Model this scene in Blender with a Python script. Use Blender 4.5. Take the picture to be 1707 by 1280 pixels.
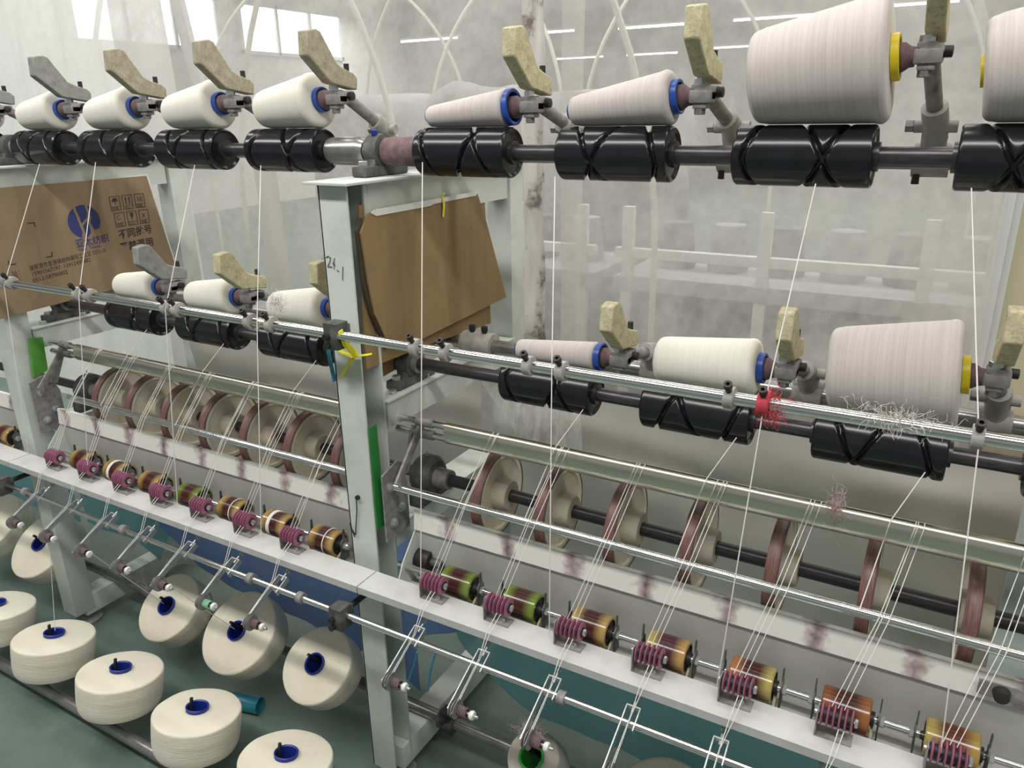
import bpy, bmesh, math, random
from mathutils import Vector, Matrix, noise

# ---------------------------------------------------------------- scene, camera, light
for o in list(bpy.data.objects): bpy.data.objects.remove(o)
scene = bpy.context.scene
COL = scene.collection
random.seed(7)

CAM_H = 1.56
yaw, pitch, roll = 0.52440155, 0.33965776, 0.01751812
fwd = Vector((-math.sin(yaw)*math.cos(pitch), math.cos(yaw)*math.cos(pitch), -math.sin(pitch)))
rgt = Vector((math.cos(yaw), math.sin(yaw), 0))
dwn = fwd.cross(rgt)
r2 = rgt*math.cos(roll) + dwn*math.sin(roll)
d2 = -rgt*math.sin(roll) + dwn*math.cos(roll)
cam_data = bpy.data.cameras.new('camera')
cam_data.sensor_fit = 'HORIZONTAL'; cam_data.sensor_width = 36.0
cam_data.lens = 1279.97/1707*36.0
cam_data.clip_start = 0.02
cam = bpy.data.objects.new('camera', cam_data); COL.objects.link(cam)
m = Matrix.Identity(4)
for i in range(3):
    m[i][0] = r2[i]; m[i][1] = -d2[i]; m[i][2] = -fwd[i]
m[2][3] = CAM_H
cam.matrix_world = m
scene.camera = cam

world = bpy.data.worlds.new('world'); scene.world = world; world.use_nodes = True
bg = world.node_tree.nodes['Background']
bg.inputs[0].default_value = (0.95, 0.97, 1.0, 1); bg.inputs[1].default_value = 0.27

def area(name, loc, sx, sy, energy, rot=(0, 0, 0), col=(1, 0.985, 0.95)):
    l = bpy.data.lights.new(name, 'AREA'); l.shape = 'RECTANGLE'; l.size = sx; l.size_y = sy
    l.energy = energy; l.color = col
    o = bpy.data.objects.new(name, l); COL.objects.link(o); o.location = loc; o.rotation_euler = rot
    return o
# rows of fluorescent ceiling lamps over the aisle, the machine and the hall behind the plastic sheet
area('ceiling_tube_row_aisle', (-1.0, -0.25, 3.42), 7.0, 0.25, 150)
area('ceiling_tube_row_machine', (-1.0, 1.45, 3.42), 7.0, 0.25, 62)
area('ceiling_tube_row_hall', (-2.5, 3.4, 3.42), 9.0, 0.3, 190)
area('ceiling_tube_row_hall_mid', (-3.5, 7.0, 3.42), 12.0, 0.3, 260)
area('ceiling_tube_row_hall_far', (-4.0, 13.0, 3.42), 14.0, 0.4, 420)

vs = scene.view_settings
vs.view_transform = 'Standard'; vs.look = 'None'; vs.gamma = 1.0; vs.use_curve_mapping = False
vs.exposure = 0.03

# ---------------------------------------------------------------- materials
MATS = {}
def newmat(name):
    mt = bpy.data.materials.new(name); mt.use_nodes = True
    MATS[name] = mt
    return mt, mt.node_tree.nodes, mt.node_tree.links, mt.node_tree.nodes['Principled BSDF']

def mat(name, col, rough=0.5, metal=0.0, var=0.12, scale=12.0, stretch=(1, 1, 1), bump=0.0, bscale=None,
        dirt=None, dirt_amt=0.0, dirt_scale=6.0, spec=0.5, coat=0.0, dlo=0.5, dhi=0.72):
    mt, N, L, P = newmat(name)
    tc = N.new('ShaderNodeTexCoord'); mp = N.new('ShaderNodeMapping'); mp.inputs['Scale'].default_value = stretch
    L.new(tc.outputs['Object'], mp.inputs[0])
    nz = N.new('ShaderNodeTexNoise'); nz.inputs['Scale'].default_value = scale; nz.inputs['Detail'].default_value = 6
    L.new(mp.outputs[0], nz.inputs['Vector'])
    rp = N.new('ShaderNodeValToRGB')
    rp.color_ramp.elements[0].position = 0.3; rp.color_ramp.elements[1].position = 0.7
    a = [max(0, c*(1-var)) for c in col]; b = [min(1, c*(1+var)) for c in col]
    rp.color_ramp.elements[0].color = (*a, 1); rp.color_ramp.elements[1].color = (*b, 1)
    L.new(nz.outputs['Fac'], rp.inputs[0]); out = rp.outputs[0]
    if dirt is not None:
        n2 = N.new('ShaderNodeTexNoise'); n2.inputs['Scale'].default_value = dirt_scale; n2.inputs['Detail'].default_value = 8
        n2.inputs['Roughness'].default_value = 0.65
        L.new(tc.outputs['Object'], n2.inputs['Vector'])
        r2_ = N.new('ShaderNodeValToRGB'); r2_.color_ramp.elements[0].position = dlo; r2_.color_ramp.elements[1].position = dhi
        r2_.color_ramp.elements[0].color = (0, 0, 0, 1); r2_.color_ramp.elements[1].color = (dirt_amt,)*3 + (1,)
        L.new(n2.outputs['Fac'], r2_.inputs[0])
        mx = N.new('ShaderNodeMixRGB'); mx.inputs[2].default_value = (*dirt, 1)
        L.new(r2_.outputs[0], mx.inputs[0]); L.new(out, mx.inputs[1]); out = mx.outputs[0]
    L.new(out, P.inputs['Base Color'])
    P.inputs['Roughness'].default_value = rough; P.inputs['Metallic'].default_value = metal
    P.inputs['Specular IOR Level'].default_value = spec; P.inputs['Coat Weight'].default_value = coat
    if bump:
        n3 = N.new('ShaderNodeTexNoise'); n3.inputs['Scale'].default_value = bscale or scale*4; n3.inputs['Detail'].default_value = 4
        L.new(mp.outputs[0], n3.inputs['Vector'])
        bp = N.new('ShaderNodeBump'); bp.inputs['Strength'].default_value = bump; bp.inputs['Distance'].default_value = 0.002
        L.new(n3.outputs['Fac'], bp.inputs['Height']); L.new(bp.outputs[0], P.inputs['Normal'])
    return mt

mat('frame_paint', (0.60, 0.63, 0.585), 0.45, var=0.05, scale=5, dirt=(0.30, 0.29, 0.26), dirt_amt=0.35, dirt_scale=9)
mat('flange_paint', (0.53, 0.53, 0.515), 0.4, var=0.05, scale=9, dirt=(0.36, 0.33, 0.32), dirt_amt=0.45, dirt_scale=16)
mat('panel_grey', (0.50, 0.50, 0.475), 0.55, var=0.06, scale=4, dirt=(0.28, 0.23, 0.22), dirt_amt=0.35, dirt_scale=5)
mat('drum_black', (0.010, 0.010, 0.013), 0.22, var=0.3, scale=30, spec=0.5)
mat('shaft_dark', (0.075, 0.07, 0.075), 0.32, metal=0.6, var=0.25, scale=40, stretch=(1, 6, 6))
mat('shaft_steel', (0.33, 0.32, 0.31), 0.3, metal=0.8, var=0.2, scale=30)
mat('chrome', (0.78, 0.78, 0.76), 0.16, metal=1.0, var=0.08, scale=25, stretch=(0.3, 4, 4))
mat('bar_chrome', (0.74, 0.71, 0.61), 0.26, metal=1.0, var=0.10, scale=18, stretch=(0.3, 4, 4))
mat('zinc', (0.62, 0.64, 0.65), 0.32, metal=0.85, var=0.15, scale=60)
mat('dusty_metal', (0.27, 0.26, 0.25), 0.6, metal=0.35, var=0.35, scale=60, bump=0.3, dirt=(0.42, 0.36, 0.36), dirt_amt=0.7, dirt_scale=45)
mat('dusty_cast', (0.36, 0.345, 0.32), 0.75, metal=0.1, var=0.2, scale=50, bump=0.4, dirt=(0.50, 0.46, 0.44), dirt_amt=0.6, dirt_scale=30)
mat('dark_metal', (0.035, 0.033, 0.032), 0.5, metal=0.4, var=0.35, scale=50)
mat('cast_dark', (0.085, 0.088, 0.085), 0.6, metal=0.25, var=0.3, scale=40, bump=0.3, dirt=(0.28, 0.26, 0.25), dirt_amt=0.5, dirt_scale=35)
mat('chuck_pink', (0.17, 0.105, 0.11), 0.8, var=0.3, scale=70, bump=0.3)
mat('weight_cream', (0.58, 0.52, 0.33), 0.75, var=0.18, scale=60, bump=0.5, dirt=(0.24, 0.20, 0.13), dirt_amt=0.6, dirt_scale=170, dlo=0.50, dhi=0.68)
mat('weight_brown', (0.42, 0.37, 0.27), 0.75, var=0.2, scale=60, bump=0.5, dirt=(0.17, 0.14, 0.10), dirt_amt=0.5, dirt_scale=190, dlo=0.50, dhi=0.68)
mat('weight_grey', (0.30, 0.30, 0.28), 0.7, var=0.15, scale=60, bump=0.4, dirt=(0.14, 0.13, 0.12), dirt_amt=0.5, dirt_scale=50)
mat('core_blue', (0.02, 0.075, 0.36), 0.35, var=0.1, scale=30)
mat('core_deep_blue', (0.014, 0.03, 0.26), 0.4, var=0.1, scale=30)
mat('core_yellow', (0.70, 0.55, 0.01), 0.4, var=0.05, scale=30)
mat('core_green', (0.03, 0.33, 0.05), 0.4, var=0.1, scale=30)
mat('yarn_line', (0.80, 0.77, 0.73), 0.8, var=0.05, scale=30)
mat('wheel_rim', (0.17, 0.085, 0.072), 0.45, var=0.35, scale=40, stretch=(8, 1, 1))
mat('wheel_cream', (0.54, 0.49, 0.38), 0.5, var=0.15, scale=10, dirt=(0.25, 0.21, 0.16), dirt_amt=0.5, dirt_scale=20)
mat('wheel_edge', (0.12, 0.095, 0.085), 0.5, var=0.3, scale=30)
mat('disc_pink', (0.29, 0.095, 0.165), 0.4, var=0.25, scale=60)
mat('ceramic', (0.75, 0.74, 0.70), 0.25, var=0.03)
mat('plastic_green', (0.025, 0.22, 0.045), 0.35, var=0.15, scale=20)
mat('plastic_light_green', (0.10, 0.33, 0.05), 0.35, var=0.15, scale=20)
mat('tape_yellow', (0.80, 0.74, 0.02), 0.45, var=0.08, scale=30)
mat('green_wool', (0.25, 0.48, 0.28), 0.9, var=0.2, scale=60)
mat('lint', (0.60, 0.55, 0.52), 0.9, var=0.15, scale=60)
mat('lint_pink', (0.55, 0.38, 0.40), 0.9, var=0.2, scale=60)
mat('red_lint', (0.50, 0.05, 0.07), 0.8, var=0.25, scale=60, bump=0.5)
mat('cardboard', (0.29, 0.19, 0.085), 0.75, var=0.07, scale=6, stretch=(1, 8, 1), dirt=(0.16, 0.10, 0.05), dirt_amt=0.4, dirt_scale=7)
mat('cardboard_pale', (0.29, 0.205, 0.12), 0.75, var=0.07, scale=6, stretch=(1, 8, 1), dirt=(0.17, 0.115, 0.07), dirt_amt=0.4, dirt_scale=7)
mat('cardboard_edge', (0.055, 0.04, 0.025), 0.8, var=0.3, scale=30)
mat('white_paper', (0.75, 0.74, 0.70), 0.7, var=0.05)
mat('print_black', (0.045, 0.03, 0.03), 0.7, var=0.1)
mat('print_blue', (0.03, 0.04, 0.16), 0.7, var=0.1)
mat('marker_ink', (0.06, 0.07, 0.07), 0.7, var=0.3, scale=80)
mat('wall_cream', (0.56, 0.53, 0.36), 0.7, var=0.03, scale=3)
mat('wall_white', (0.72, 0.71, 0.68), 0.8, var=0.03, scale=3)
mat('pvc_white', (0.66, 0.68, 0.66), 0.35, var=0.04, scale=10)
mat('hoop_pipe', (0.55, 0.55, 0.42), 0.4, var=0.06, scale=10)
mat('stack_grey', (0.30, 0.30, 0.31), 0.8, var=0.15, scale=6)
mat('stack_dark', (0.10, 0.105, 0.11), 0.7, var=0.2, scale=6)
mat('red_cloth', (0.45, 0.035, 0.05), 0.6, var=0.3, scale=15)
mat('teal_tube', (0.02, 0.17, 0.23), 0.35, var=0.1, scale=30)
mat('strip_blue', (0.05, 0.27, 0.48), 0.35, var=0.1, scale=30)
mat('pink_post', (0.58, 0.54, 0.51), 0.9, var=0.2, scale=14, stretch=(1, 1, 0.35), bump=0.4, dirt=(0.13, 0.095, 0.09), dirt_amt=0.85, dirt_scale=9, dlo=0.53, dhi=0.62)

# floor: worn green paint with pale dust patches
def floor_mat():
    mt, N, L, P = newmat('floor_green')
    tc = N.new('ShaderNodeTexCoord')
    n1 = N.new('ShaderNodeTexNoise'); n1.inputs['Scale'].default_value = 2.2; n1.inputs['Detail'].default_value = 9; n1.inputs['Roughness'].default_value = 0.62
    L.new(tc.outputs['Object'], n1.inputs['Vector'])
    r = N.new('ShaderNodeValToRGB'); e = r.color_ramp.elements
    e[0].position = 0.32; e[0].color = (0.080, 0.122, 0.100, 1); e[1].position = 0.72; e[1].color = (0.175, 0.228, 0.195, 1)
    L.new(n1.outputs['Fac'], r.inputs[0])
    n2 = N.new('ShaderNodeTexNoise'); n2.inputs['Scale'].default_value = 9; n2.inputs['Detail'].default_value = 10; n2.inputs['Roughness'].default_value = 0.7
    L.new(tc.outputs['Object'], n2.inputs['Vector'])
    r2_ = N.new('ShaderNodeValToRGB'); r2_.color_ramp.elements[0].position = 0.56; r2_.color_ramp.elements[1].position = 0.8
    r2_.color_ramp.elements[1].color = (0.4, 0.4, 0.4, 1)
    L.new(n2.outputs['Fac'], r2_.inputs[0])
    mx = N.new('ShaderNodeMixRGB'); mx.inputs[2].default_value = (0.30, 0.34, 0.31, 1)
    L.new(r2_.outputs[0], mx.inputs[0]); L.new(r.outputs[0], mx.inputs[1]); L.new(mx.outputs[0], P.inputs['Base Color'])
    P.inputs['Roughness'].default_value = 0.42
floor_mat()

# wound yarn: fine thread lines around the package axis (local axis index)
def yarn_mat(name, col, col2, axis=0, streak=60, bumpy=0.5, fuzz=0.3):
    mt, N, L, P = newmat(name)
    tc = N.new('ShaderNodeTexCoord'); mp = N.new('ShaderNodeMapping')
    s = [1.5, 1.5, 1.5]; s[axis] = streak; mp.inputs['Scale'].default_value = s
    L.new(tc.outputs['Object'], mp.inputs[0])
    n1 = N.new('ShaderNodeTexNoise'); n1.inputs['Scale'].default_value = 2.2; n1.inputs['Detail'].default_value = 5
    n1.inputs['Distortion'].default_value = 0.4
    L.new(mp.outputs[0], n1.inputs['Vector'])
    r = N.new('ShaderNodeValToRGB'); e = r.color_ramp.elements
    e[0].position = 0.3; e[0].color = (*col2, 1); e[1].position = 0.62; e[1].color = (*col, 1)
    L.new(n1.outputs['Fac'], r.inputs[0]); L.new(r.outputs[0], P.inputs['Base Color'])
    mp2 = N.new('ShaderNodeMapping'); s2 = [14, 14, 14]; s2[axis] = streak*6; mp2.inputs['Scale'].default_value = s2
    L.new(tc.outputs['Object'], mp2.inputs[0])
    n2 = N.new('ShaderNodeTexNoise'); n2.inputs['Scale'].default_value = 2; n2.inputs['Detail'].default_value = 3
    L.new(mp2.outputs[0], n2.inputs['Vector'])
    bp = N.new('ShaderNodeBump'); bp.inputs['Strength'].default_value = bumpy; bp.inputs['Distance'].default_value = 0.0015
    L.new(n2.outputs['Fac'], bp.inputs['Height']); L.new(bp.outputs[0], P.inputs['Normal'])
    P.inputs['Roughness'].default_value = 0.9; P.inputs['Specular IOR Level'].default_value = 0.15
    P.inputs['Sheen Weight'].default_value = fuzz; P.inputs['Sheen Roughness'].default_value = 0.6
yarn_mat('yarn_cream', (0.81, 0.77, 0.68), (0.75, 0.71, 0.62), streak=110)
yarn_mat('yarn_pinkish', (0.60, 0.54, 0.515), (0.51, 0.455, 0.435), streak=120)
yarn_mat('yarn_package', (0.80, 0.75, 0.615), (0.67, 0.61, 0.47), axis=2, streak=60, bumpy=1.0)
yarn_mat('yarn_brownish', (0.46, 0.42, 0.36), (0.36, 0.32, 0.27), axis=2, streak=26, bumpy=0.8)

# roller: tape-wound gradient from tinted ends to dark brown middle (local x)
def roller_mat(name, end_l, end_r, mid=(0.055, 0.014, 0.012)):
    mt, N, L, P = newmat(name)
    tc = N.new('ShaderNodeTexCoord'); sp = N.new('ShaderNodeSeparateXYZ'); L.new(tc.outputs['Object'], sp.inputs[0])
    nz = N.new('ShaderNodeTexNoise'); nz.inputs['Scale'].default_value = 25
    L.new(tc.outputs['Object'], nz.inputs['Vector'])
    mr = N.new('ShaderNodeMapRange'); mr.inputs[1].default_value = -0.038; mr.inputs[2].default_value = 0.038
    L.new(sp.outputs[0], mr.inputs[0])
    ad = N.new('ShaderNodeMath'); ad.operation = 'MULTIPLY_ADD'; ad.inputs[1].default_value = 0.12; ad.inputs[2].default_value = -0.06
    L.new(nz.outputs['Fac'], ad.inputs[0])
    a2 = N.new('ShaderNodeMath'); L.new(mr.outputs[0], a2.inputs[0]); L.new(ad.outputs[0], a2.inputs[1])
    r = N.new('ShaderNodeValToRGB'); e = r.color_ramp.elements
    e[0].position = 0.14; e[0].color = (*end_l, 1); e[1].position = 0.88; e[1].color = (*end_r, 1)
    x = e.new(0.36); x.color = (*mid, 1); x = e.new(0.66); x.color = (*mid, 1)
    L.new(a2.outputs[0], r.inputs[0]); L.new(r.outputs[0], P.inputs['Base Color'])
    P.inputs['Roughness'].default_value = 0.22; P.inputs['Coat Weight'].default_value = 0.3
YEL = (0.36, 0.235, 0.075); GRN = (0.14, 0.20, 0.032); ORG = (0.33, 0.13, 0.04); YGR = (0.36, 0.29, 0.09)
roller_mat('roller_yellow', YEL, YEL)
roller_mat('roller_green', GRN, GRN)
roller_mat('roller_green_dark', (0.15, 0.21, 0.035), (0.14, 0.20, 0.03), (0.06, 0.02, 0.012))
roller_mat('roller_orange', ORG, YGR)
roller_mat('roller_plum', YGR, (0.40, 0.24, 0.08), (0.07, 0.018, 0.03))
roller_mat('roller_rust', (0.20, 0.06, 0.025), (0.26, 0.10, 0.03))
roller_mat('roller_amber', (0.34, 0.26, 0.07), (0.34, 0.22, 0.06), (0.10, 0.022, 0.012))

# lip strip: off-white paint with pink and sooty lint stains at the wheel spacing
def lip_mat():
    mt, N, L, P = newmat('lip_paint')
    tc = N.new('ShaderNodeTexCoord'); sp = N.new('ShaderNodeSeparateXYZ'); L.new(tc.outputs['Object'], sp.inputs[0])
    def math_(op, a, b=None):
        n = N.new('ShaderNodeMath'); n.operation = op
        for k, v in enumerate((a, b)):
            if v is None: continue
            if isinstance(v, (int, float)): n.inputs[k].default_value = v
            else: L.new(v, n.inputs[k])
        return n.outputs[0]
    ph = math_('FRACT', math_('MULTIPLY', math_('ADD', sp.outputs[0], 30.02), 1/0.1455))
    d = math_('ABSOLUTE', math_('SUBTRACT', ph, 0.5))
    nz = N.new('ShaderNodeTexNoise'); nz.inputs['Scale'].default_value = 38; nz.inputs['Detail'].default_value = 6
    L.new(tc.outputs['Object'], nz.inputs['Vector'])
    k = math_('SUBTRACT', math_('ADD', math_('MULTIPLY', nz.outputs['Fac'], 0.55), 0.0), d)
    r = N.new('ShaderNodeValToRGB'); e = r.color_ramp.elements
    e[0].position = 0.10; e[0].color = (0.82, 0.81, 0.76, 1)
    e[1].position = 0.36; e[1].color = (0.13, 0.10, 0.10, 1)
    x = e.new(0.22); x.color = (0.50, 0.40, 0.39, 1)
    L.new(k, r.inputs[0]); L.new(r.outputs[0], P.inputs['Base Color']); P.inputs['Roughness'].default_value = 0.5
lip_mat()

# hanging plastic film: dusty, partly see-through, lets light through
def film_mat(name, col, base=0.6, dust=0.35, scale=2.2, stretch=(1, 1, 1), gloss=0.06, transl=0.5, fine=30):
    mt = bpy.data.materials.new(name); mt.use_nodes = True; MATS[name] = mt
    N, L = mt.node_tree.nodes, mt.node_tree.links
    for n in list(N): N.remove(n)
    out = N.new('ShaderNodeOutputMaterial')
    tc = N.new('ShaderNodeTexCoord'); mp = N.new('ShaderNodeMapping'); mp.inputs['Scale'].default_value = stretch
    L.new(tc.outputs['Object'], mp.inputs[0])
    n1 = N.new('ShaderNodeTexNoise'); n1.inputs['Scale'].default_value = scale; n1.inputs['Detail'].default_value = 10; n1.inputs['Roughness'].default_value = 0.6
    n1.inputs['Distortion'].default_value = 0.6
    L.new(mp.outputs[0], n1.inputs['Vector'])
    n2 = N.new('ShaderNodeTexNoise'); n2.inputs['Scale'].default_value = fine; n2.inputs['Detail'].default_value = 4
    L.new(tc.outputs['Object'], n2.inputs['Vector'])
    ad = N.new('ShaderNodeMath'); ad.operation = 'MULTIPLY_ADD'; ad.inputs[1].default_value = 0.35
    L.new(n2.outputs['Fac'], ad.inputs[0]); L.new(n1.outputs['Fac'], ad.inputs[2])
    mr = N.new('ShaderNodeMapRange'); mr.inputs[1].default_value = 0.45; mr.inputs[2].default_value = 0.9
    mr.inputs[3].default_value = base; mr.inputs[4].default_value = min(0.98, base+dust)
    L.new(ad.outputs[0], mr.inputs[0])
    df = N.new('ShaderNodeBsdfDiffuse'); df.inputs[0].default_value = (*col, 1)
    tl = N.new('ShaderNodeBsdfTranslucent'); tl.inputs[0].default_value = (*col, 1)
    m1 = N.new('ShaderNodeMixShader'); m1.inputs[0].default_value = transl
    L.new(df.outputs[0], m1.inputs[1]); L.new(tl.outputs[0], m1.inputs[2])
    gl = N.new('ShaderNodeBsdfGlossy'); gl.inputs['Roughness'].default_value = 0.3
    m0 = N.new('ShaderNodeMixShader'); m0.inputs[0].default_value = gloss
    L.new(m1.outputs[0], m0.inputs[1]); L.new(gl.outputs[0], m0.inputs[2])
    tr = N.new('ShaderNodeBsdfTransparent')
    m2 = N.new('ShaderNodeMixShader')
    L.new(mr.outputs[0], m2.inputs[0]); L.new(tr.outputs[0], m2.inputs[1]); L.new(m0.outputs[0], m2.inputs[2])
    L.new(m2.outputs[0], out.inputs[0])
film_mat('film_clear', (0.63, 0.605, 0.58), base=0.42, dust=0.46, transl=0.5)
film_mat('film_dusty', (0.83, 0.82, 0.79), base=0.80, dust=0.18, stretch=(3, 3, 0.5))
film_mat('film_scrap', (0.92, 0.92, 0.90), base=0.15, dust=0.8, scale=11, stretch=(3.5, 3, 0.8), gloss=0.12)
film_mat('film_blue', (0.20, 0.33, 0.68), base=0.92, dust=0.06, gloss=0.05, transl=0.35)
film_mat('film_teal', (0.22, 0.50, 0.56), base=0.90, dust=0.08, gloss=0.05, transl=0.35)
film_mat('film_grey', (0.60, 0.58, 0.52), base=0.93, dust=0.05, transl=0.3)

def emit_mat(name, col, s):
    mt = bpy.data.materials.new(name); mt.use_nodes = True; MATS[name] = mt
    N, L = mt.node_tree.nodes, mt.node_tree.links
    for n in list(N): N.remove(n)
    out = N.new('ShaderNodeOutputMaterial'); e = N.new('ShaderNodeEmission')
    e.inputs[0].default_value = (*col, 1); e.inputs[1].default_value = s; L.new(e.outputs[0], out.inputs[0])
emit_mat('tube_glow', (0.92, 1.0, 0.97), 14)
emit_mat('window_glow', (0.97, 1.0, 0.97), 3.2)

# ---------------------------------------------------------------- mesh helpers
class MB:
    def __init__(s): s.v = []; s.f = []
    def add(s, vs, fs, M=None):
        o = len(s.v)
        s.v += [tuple(M @ Vector(v)) if M is not None else tuple(v) for v in vs]
        s.f += [tuple(i+o for i in f) for f in fs]
        return s
    def box(s, c, size, bev=0.0, M=None):
        x, y, z = (k/2 for k in size)
        if bev <= 0:
            vs = [(sx*x, sy*y, sz*z) for sx in (-1, 1) for sy in (-1, 1) for sz in (-1, 1)]
            fs = [(0, 1, 3, 2), (4, 6, 7, 5), (0, 4, 5, 1), (2, 3, 7, 6), (0, 2, 6, 4), (1, 5, 7, 3)]
        else:
            bm = bmesh.new(); bmesh.ops.create_cube(bm, size=1)
            for v in bm.verts: v.co = Vector((v.co.x*2*x, v.co.y*2*y, v.co.z*2*z))
            bmesh.ops.bevel(bm, geom=bm.edges[:], offset=bev, segments=2, profile=0.6, affect='EDGES')
            bm.verts.index_update()
            vs = [v.co.copy() for v in bm.verts]; fs = [[v.index for v in f.verts] for f in bm.faces]; bm.free()
        T = Matrix.Translation(Vector(c)); T = T @ M if M is not None else T
        return s.add(vs, fs, T)
    def lathe(s, prof, n=24, axis='X', o=(0, 0, 0), M=None, closed=False, cap=True):
        # prof: (along, radius)
        vs = []; fs = []
        for a, r in prof:
            for k in range(n):
                t = 2*math.pi*k/n; c, q = r*math.cos(t), r*math.sin(t)
                vs.append({'X': (a, c, q), 'Y': (q, a, c), 'Z': (c, q, a)}[axis])
        m_ = len(prof)
        for i in range(m_ if closed else m_-1):
            j = (i+1) % m_
            for k in range(n):
                l = (k+1) % n
                fs.append((i*n+k, i*n+l, j*n+l, j*n+k))
        if cap and not closed:
            if prof[0][1] > 1e-5: fs.append(tuple(range(n))[::-1])
            if prof[-1][1] > 1e-5: fs.append(tuple((m_-1)*n+k for k in range(n)))
        T = Matrix.Translation(Vector(o)); T = T @ M if M is not None else T
        return s.add(vs, fs, T)
    def tube(s, pts, r, n=8, flat=None, cap=True):
        pts = [Vector(p) for p in pts]; rings = []
        up = None
        for i, p in enumerate(pts):
            d = (pts[min(i+1, len(pts)-1)] - pts[max(i-1, 0)])
            if d.length < 1e-9: d = Vector((0, 0, 1))
            d.normalize()
            if up is None:
                up = Vector((0, 0, 1)) if abs(d.z) < 0.9 else Vector((1, 0, 0))
            a = d.cross(up)
            if a.length < 1e-4: a = d.orthogonal()
            a.normalize(); b = a.cross(d).normalized(); up = b
            ra, rb = (r, r) if flat is None else flat
            rings.append([p + a*ra*math.cos(2*math.pi*k/n) + b*rb*math.sin(2*math.pi*k/n) for k in range(n)])
        vs = [v for R_ in rings for v in R_]; fs = []
        for i in range(len(pts)-1):
            for k in range(n):
                l = (k+1) % n; fs.append((i*n+k, i*n+l, (i+1)*n+l, (i+1)*n+k))
        if cap:
            fs.append(tuple(range(n))[::-1]); fs.append(tuple((len(pts)-1)*n+k for k in range(n)))
        return s.add(vs, fs)
    def prism(s, poly, t0, t1, axis='X', M=None):
        # poly in the plane perpendicular to axis: X->(y,z), Y->(x,z), Z->(x,y)
        def P(p, t): return {'X': (t, p[0], p[1]), 'Y': (p[0], t, p[1]), 'Z': (p[0], p[1], t)}[axis]
        n = len(poly)
        vs = [P(p, t0) for p in poly] + [P(p, t1) for p in poly]
        fs = [tuple(range(n))[::-1], tuple(range(n, 2*n))] + [(k, (k+1) % n, n+(k+1) % n, n+k) for k in range(n)]
        return s.add(vs, fs, M)
    def hexbolt(s, c, r, h, axis='Z', M=None):
        return s.lathe([(0, r*0.9), (h*0.1, r), (h*0.9, r), (h, r*0.85)], 6, axis, c, M)
    def torus(s, c, R_, r, axis='X', n=24, k=8, M=None):
        return s.lathe([(r*math.cos(2*math.pi*i/k), R_+r*math.sin(2*math.pi*i/k)) for i in range(k)], n, axis, c, M, closed=True)
    def mesh(s, name, smooth=35):
        me = bpy.data.meshes.new(name); me.from_pydata([tuple(v) for v in s.v], [], s.f); me.validate(); me.update()
        bm = bmesh.new(); bm.from_mesh(me); bmesh.ops.recalc_face_normals(bm, faces=bm.faces[:]); bm.to_mesh(me); bm.free()
        if smooth:
            for p in me.polygons: p.use_smooth = True
            me.set_sharp_from_angle(angle=math.radians(smooth))
        return me

def obj(name, mb, material, parent=None, smooth=35, world_coords=False, label=None):
    if world_coords and parent is not None:
        pinv = parent_matrix(parent).inverted()
        mb.v = [tuple(pinv @ Vector(v)) for v in mb.v]
    me = mb.mesh(name, smooth); me.materials.append(MATS[material])
    o = bpy.data.objects.new(name, me); COL.objects.link(o)
    if parent is not None: o.parent = parent
    if label: o['label'] = label
    return o
def parent_matrix(p):
    M_ = p.matrix_basis.copy()
    while p.parent is not None:
        p = p.parent; M_ = p.matrix_basis @ M_
    return M_
def tag(o, label, cat, group=None):
    o['label'] = label; o['category'] = cat
    if group: o['group'] = group
    return o
def thing(name, label, cat, loc=(0, 0, 0), rot=(0, 0, 0), group=None):
    o = bpy.data.objects.new(name, None); COL.objects.link(o); o.empty_display_size = 0.03
    o.location = loc; o.rotation_euler = rot
    return tag(o, label, cat, group)
def struct(o):
    o['kind'] = 'structure'; return o
def dup(root, loc, rot=None, label=None, group=None, swap=None):
    def rec(o, par):
        c = o.copy(); COL.objects.link(c); c.parent = par
        if swap and c.type == 'MESH' and o.name.split('.')[0] in swap:
            c.data = o.data.copy(); c.data.materials[0] = MATS[swap[o.name.split('.')[0]]]
        for ch in list(o.children): rec(ch, c)
        return c
    r = rec(root, None); r.location = loc
    if rot is not None: r.rotation_euler = rot
    if label: r['label'] = label
    if group: r['group'] = group
    return r
def orient(n, roll_ref=(1, 0, 0)):
    n = Vector(n).normalized(); x = Vector(roll_ref); x = (x - n*x.dot(n)).normalized(); y = n.cross(x)
    M_ = Matrix.Identity(3)
    for i in range(3): M_[i][0] = x[i]; M_[i][1] = y[i]; M_[i][2] = n[i]
    return M_.to_euler()

ORD = ['first', 'second', 'third', 'fourth', 'fifth', 'sixth', 'seventh', 'eighth', 'ninth']
PF = 'the plain-cardboard frame'
def nth(k, n, bay):      # bay L: counted from the frame leftwards; R: rightwards
    return '%s %%s %s of %s' % (ORD[n-1-k] if bay == 'L' else ORD[k], 'left' if bay == 'L' else 'right', PF)
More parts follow.
